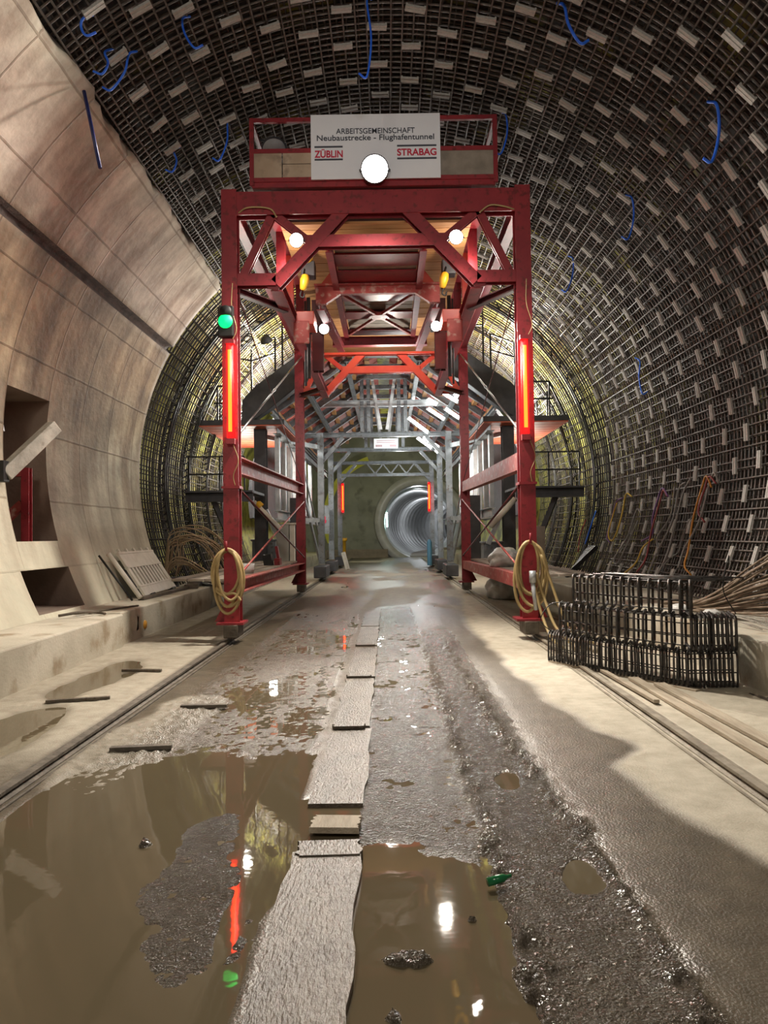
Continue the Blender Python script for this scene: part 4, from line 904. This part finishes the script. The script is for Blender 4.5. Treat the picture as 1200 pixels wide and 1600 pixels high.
for a,b_,l in BT:
    a, b_ = Vector(a), Vector(b_); d = b_-a; bend = Vector((-.04 if d.x>0 else .05,0,0)); k = Vector((.10 if d.x>=0 else -.10,.0,.03))
    m = MB().tube(spline([a+Vector((.06 if a.x<0 else -.06,.1,.10)),a,a+d*.5+bend,b_,b_+k],8),.017 if 'thick' in l or 'bright' in l else .013,7); tag(obj('blue_tube', m, BLUE, base=a), l, 'tube', 'blue tubes dangling from the crown')
m = MB().tube([(-3.30,8.36,6.46),(-3.10,8.3,5.56)],.02,7); tag(obj('blue_tube', m, NAVY, base=(-3.2,8.3,5.5)), 'straight dark blue tube hanging down over the cast concrete edge', 'tube')

# ------------------------------------------------------------------ left side: barrier, rods, junk
BA = thing('traffic_barrier', 'white plastic construction barrier panel leaning on the left concrete wall', 'barrier', (-4.25,14.3,.475))
bo, bu, bv = Vector((-4.10,12.95,.50)), Vector((-.045,1,.0)).normalized(), Vector((-.55,.10,.80)).normalized(); bn = bu.cross(bv).normalized()
def bbox(m, u0,u1,v0,v1,d0=-.02,d1=.02,mi=0):
    P = [bo+bu*u+bv*v+bn*d for d in (d0,d1) for u,v in ((u0,v0),(u1,v0),(u1,v1),(u0,v1))]
    m.add(P, [(0,3,2,1),(4,5,6,7),(0,1,5,4),(1,2,6,5),(2,3,7,6),(3,0,4,7)], mi)
m = MB(); bbox(m,0,2.25,.02,.20); bbox(m,0,2.25,.60,.88); bbox(m,0,.13,.20,.60); bbox(m,2.12,2.25,.20,.60)
for i in range(10): bbox(m,.13+.2*i+.10,.13+.2*(i+1),.20,.60,-.07,.02)
bbox(m,.10,2.2,.18,.62,-.085,-.075,1)  # dark backing sheet added in place of the shade inside the slots
bbox(m,0,2.25,.87,.91,-.03,.03); bbox(m,0,2.25,.19,.22,-.03,.03); bbox(m,0,2.25,.58,.61,-.03,.03); obj('panel', m, [WHITE, DARK], BA)
for i in range(5):
    m = MB(); bbox(m,.12+.46*i,.20+.46*i,.91,.98); obj('top_lug', m, WHITE, BA)
for u in (.25,1.75):
    m = MB(); bbox(m,u,u+.25,-.02,.02,-.06,.06); obj('foot', m, BLACK, BA)
m = MB().tube([(-4.05,12.55,.52),(-4.62,12.68,1.24)],.04,10); tag(obj('barrier_pole', m, WHITE, base=(-4.1,12.75,.48)), 'white pole leaning beside the plastic barrier', 'pole')
m = MB().tube([(-4.10,12.30,.50),(-4.68,12.42,1.22)],.018,8); tag(obj('barrier_pole', m, BLACK, base=(-4.14,12.55,.48)), 'thin dark pole left of the white pole', 'pole')
board(-4.02,13.9,.10,2.6,-.03,'dark batten lying along the foot of the barrier',OLDW,t=.05,z=.53)
board(-3.98,15.6,.26,.9,.2,'dark brown board bundle on the left walkway past the barrier',OLDW,t=.09,z=.57)
rn = random.Random(5)
for i in range(15):
    x0 = -4.88+.5*rn.random()*(1 if i>4 else .5); top = 1.42+.35*rn.random(); xt = -4.35+.3*rn.random(); y = 16.2+.5*rn.random()
    pts = [(x0,y,.62+.2*rn.random()),(x0+.06,y,1.05+.2*rn.random()),(x0*.5+xt*.5-.1,y,top-.10),(xt,y,top),(xt+.35,y+.05,top-.15),(xt+.60,y+.1,top-.48),(xt+.72+.1*rn.random(),y+.1,.75)]
    m = MB().tube(spline(pts,6),.015,5); tag(obj('bent_rod', m, RODT, base=(x0,y,.6)), 'tan bent steel rod arching over in the bundle by the left rebar wall', 'rod', 'bent rods by the left rebar wall')
for i in range(6):
    y = 16.0+.2*rn.random(); w = .30+.06*i; m = MB().tube(spline([(-4.62,y,.66),(-4.60,y,.80+.02*i),(-4.45,y,.92+.03*i),(-4.2,y,.90+.03*i),(-3.95+.05*i,y,.74)],6),.014,5); tag(obj('bent_rod', m, RODT, base=(-4.5,y,.65)), 'short bent steel rod in the low bundle under the left arch of rods', 'rod', 'short bent rods by the left rebar wall')
m = MB(); m.box(-4.65,-3.95,16.0,16.6,.60,.66); m.box(-4.6,-4.5,16.1,16.5,.44,.60); m.box(-4.1,-4.0,16.1,16.5,.44,.60); tag(obj('low_trestle', m, DARK, base=(-4.3,16.3,.44)), 'low dark trestle shelf under the bent rods on the left', 'trestle')
for i in range(5): board(-4.1+.12*i,16.4+.3*i,.12,1.2,.3+.1*i,'dark board lying on the left walkway behind the trestle',BLACK,t=.03,z=.48+.012*i)['group'] = 'dark boards on the left walkway'
# things in the upper recess
m = MB(); m.hbeam((-5.05,10.72,1.45),(-5.05,10.72,2.50),.11,.11,.012,.01,up=(0,1,0)); RF = thing('red_support_frame','red steel support frame standing in the big recess of the left wall','frame',(-5.05,10.7,1.45)); obj('post', m, RED, RF)
m = MB().bar((-5.9,10.72,2.44),(-5.1,10.72,2.44),.10,.12); obj('head_beam', m, REDL, RF)
m = MB().bar((-5.55,10.72,1.60),(-5.1,10.72,2.0),.09,.12); obj('diagonal_brace', m, REDL, RF)
bm_ = MB(); bm_.bar((-4.68,9.33,2.29),(-4.31,9.92,2.96),.17,.17); tag(obj('timber_beam', bm_, OLDB, base=(-4.9,9.2,2.3), bevel=.012), 'weathered timber beam sticking out of the recess above the red frame', 'beam')
m = MB(); m.box(-5.30,-4.62,9.22,9.36,2.20,2.46); tag(obj('beam_clamp', m, BLACK, base=(-5,9.35,2.16), bevel=.008), 'black square steel end holding the weathered timber beam', 'clamp')
m = MB().bar((-5.08,10.06,2.92),(-5.20,10.10,3.40),.05,.09); tag(obj('steel_offcut', m, GALV, base=(-5.1,10,2.9)), 'pale steel offcut at the left picture edge in the big recess', 'offcut')
# scraps near the lower recess, paint marks
m = MB().tube(spline([(-4.3,10.0,.50),(-4.05,10.15,.53),(-3.95,10.4,.50),(-3.8,10.3,.49)]),.018,6); tag(obj('debris_strip', m, OLDW, base=(-4.1,10.2,.48)), 'torn dark strip on the walkway in front of the low recess', 'strip')
board(-3.98,10.9,.05,1.3,-.35,'thin dark lath lying on the left walkway beyond the low recess',OLDW,t=.02,z=.50)
m = MB(); m.prism([(11.24,.14),(11.36,.16),(11.33,.24),(11.37,.33),(11.27,.36),(11.30,.25)],'x',-3.694,-3.69); tag(obj('spray_mark', m, mat('pink_spray_paint',(.65,.10,.12)), base=(-3.69,11.3,.14)), 'pink spray paint mark on the left kerb face', 'mark')
m = MB(); m.lathe([(0,.02),(.06,.02),(.065,0)],(-3.69,11.62,.19),(1,0,0),16); tag(obj('orange_cap', m, mat('orange_plastic_cap',(.60,.30,.04)), base=(-3.69,11.6,.13)), 'round orange cap on the left kerb face beside the pink mark', 'cap')
m = MB(); m.lathe([(0,.0),(.018,.0),(.018,.07),(.008,.09),(.008,.11),(0,.11)],(.40,3.28,.03),(.9,.3,.1),12); tag(obj('green_bottle', m, mat('green_bottle_glass',(.02,.16,.06),rough=.15), base=(.40,3.28,.01)), 'tiny green bottle lying at the edge of the right puddle', 'bottle')

# ------------------------------------------------------------------ lights
def light(kind, name, loc, power, col=(1,1,1), aim=None, size=.2, spot=None, blend=.5):
    l = bpy.data.lights.new(name, kind); l.energy = power; l.color = col
    if kind == 'AREA': l.size = size
    else: l.shadow_soft_size = size
    if spot: l.spot_size = math.radians(spot); l.spot_blend = blend
    o = bpy.data.objects.new(name, l); COL.objects.link(o); o.location = loc
    if aim is not None: o.rotation_euler = (Vector(aim)-Vector(loc)).to_track_quat('-Z','Y').to_euler()
    return o
W = (1,.93,.82)
light('SPOT','flood_main',(-.11,10.15,6.45),1500,W,(-.3,4.5,-1.0),.16,150,.5)
for x in (-1.23,1.02): light('SPOT','flood_corner',(x,10.52,5.6),170,W,(x*1.2,4,0),.09,150,.4)
for x in (-1.10,.92): light('SPOT','flood_inner',(x,13.5,5.12),300 if x<0 else 1500,W,(x*.5,3,0),.08,62,.6)
light('AREA','rear_fill_right',(2.2,-3.0,6.2),60,(1,.90,.76),(1.5,9,2.5),1.2)  # unseen area lights added behind the camera as fill for the near tunnel
light('AREA','rear_fill_left',(-2.0,-3.0,6.2),190,(1,.90,.78),(-2.5,8,2.5),1.2)
for x in (-3.1,3.0): light('POINT','rebar_lamp',(x,22.2,6.3),700,(1,.98,.9),size=.12); light('POINT','rebar_lamp_low',(x*1.40,23.4,3.4),120,(1,.97,.85),size=.12)
light('POINT','crown_lamp',(0,18.2,7.3),220,(1,.97,.88),size=.12)
light('POINT','gantry_fill',(0,16.5,4.9),90,W,size=.15)  # unseen point light added to brighten the deck underside
for y,p in ((23.5,110),(28,130),(33,120)): light('POINT','carriage_lamp',(.6,y,4.2),p,(.95,1,.98),size=.2)
for s in (-1,1): light('POINT','side_lamp',(s*3.6,24,3.2),45,(1,.96,.88),size=.2)
light('POINT','bulkhead_lamp',(-.5,43,4.5),200,(1,1,.92),size=.3)
for y in (56,68,82): light('POINT','bore_lamp',(2.15+max(0,y-52)**2*.0055,y,3.9),95,(.9,.95,1),size=.2)
light('SPOT','gantry_front_fill',(.6,-4,3.6),900,(1,.93,.88),(-.1,10.8,5.0),.3,26,.7)  # unseen spot added behind the camera to brighten the gantry front
for x in (-1.45,1.25): light('POINT','deck_fill',(x,11.5,5.5),26,W,size=.1)  # unseen points added so the timber looks lit by the corner floodlights
for x in (-2.75,2.6): light('POINT','gantry_side_fill',(x,14.5,4.6),70,W,size=.12)  # unseen points added to brighten the rods and walls beside the gantry
for x in (-4.0,4.05): light('POINT','rebar_lamp_side',(x,24.6,5.2),520,(1,.99,.93),size=.1)
w = bpy.data.worlds.new('world'); S.world = w; w.use_nodes = True
w.node_tree.nodes['Background'].inputs[0].default_value = (.75,.72,.68,1); w.node_tree.nodes['Background'].inputs[1].default_value = .03

S.view_settings.view_transform = 'Standard'; S.view_settings.exposure = .45; S.view_settings.gamma = .94
S.cycles.use_denoising = True
S.cycles.max_bounces = 6; S.cycles.diffuse_bounces = 3; S.cycles.glossy_bounces = 3; S.cycles.transmission_bounces = 2
S.cycles.sample_clamp_indirect = 6; S.cycles.caustics_reflective = False
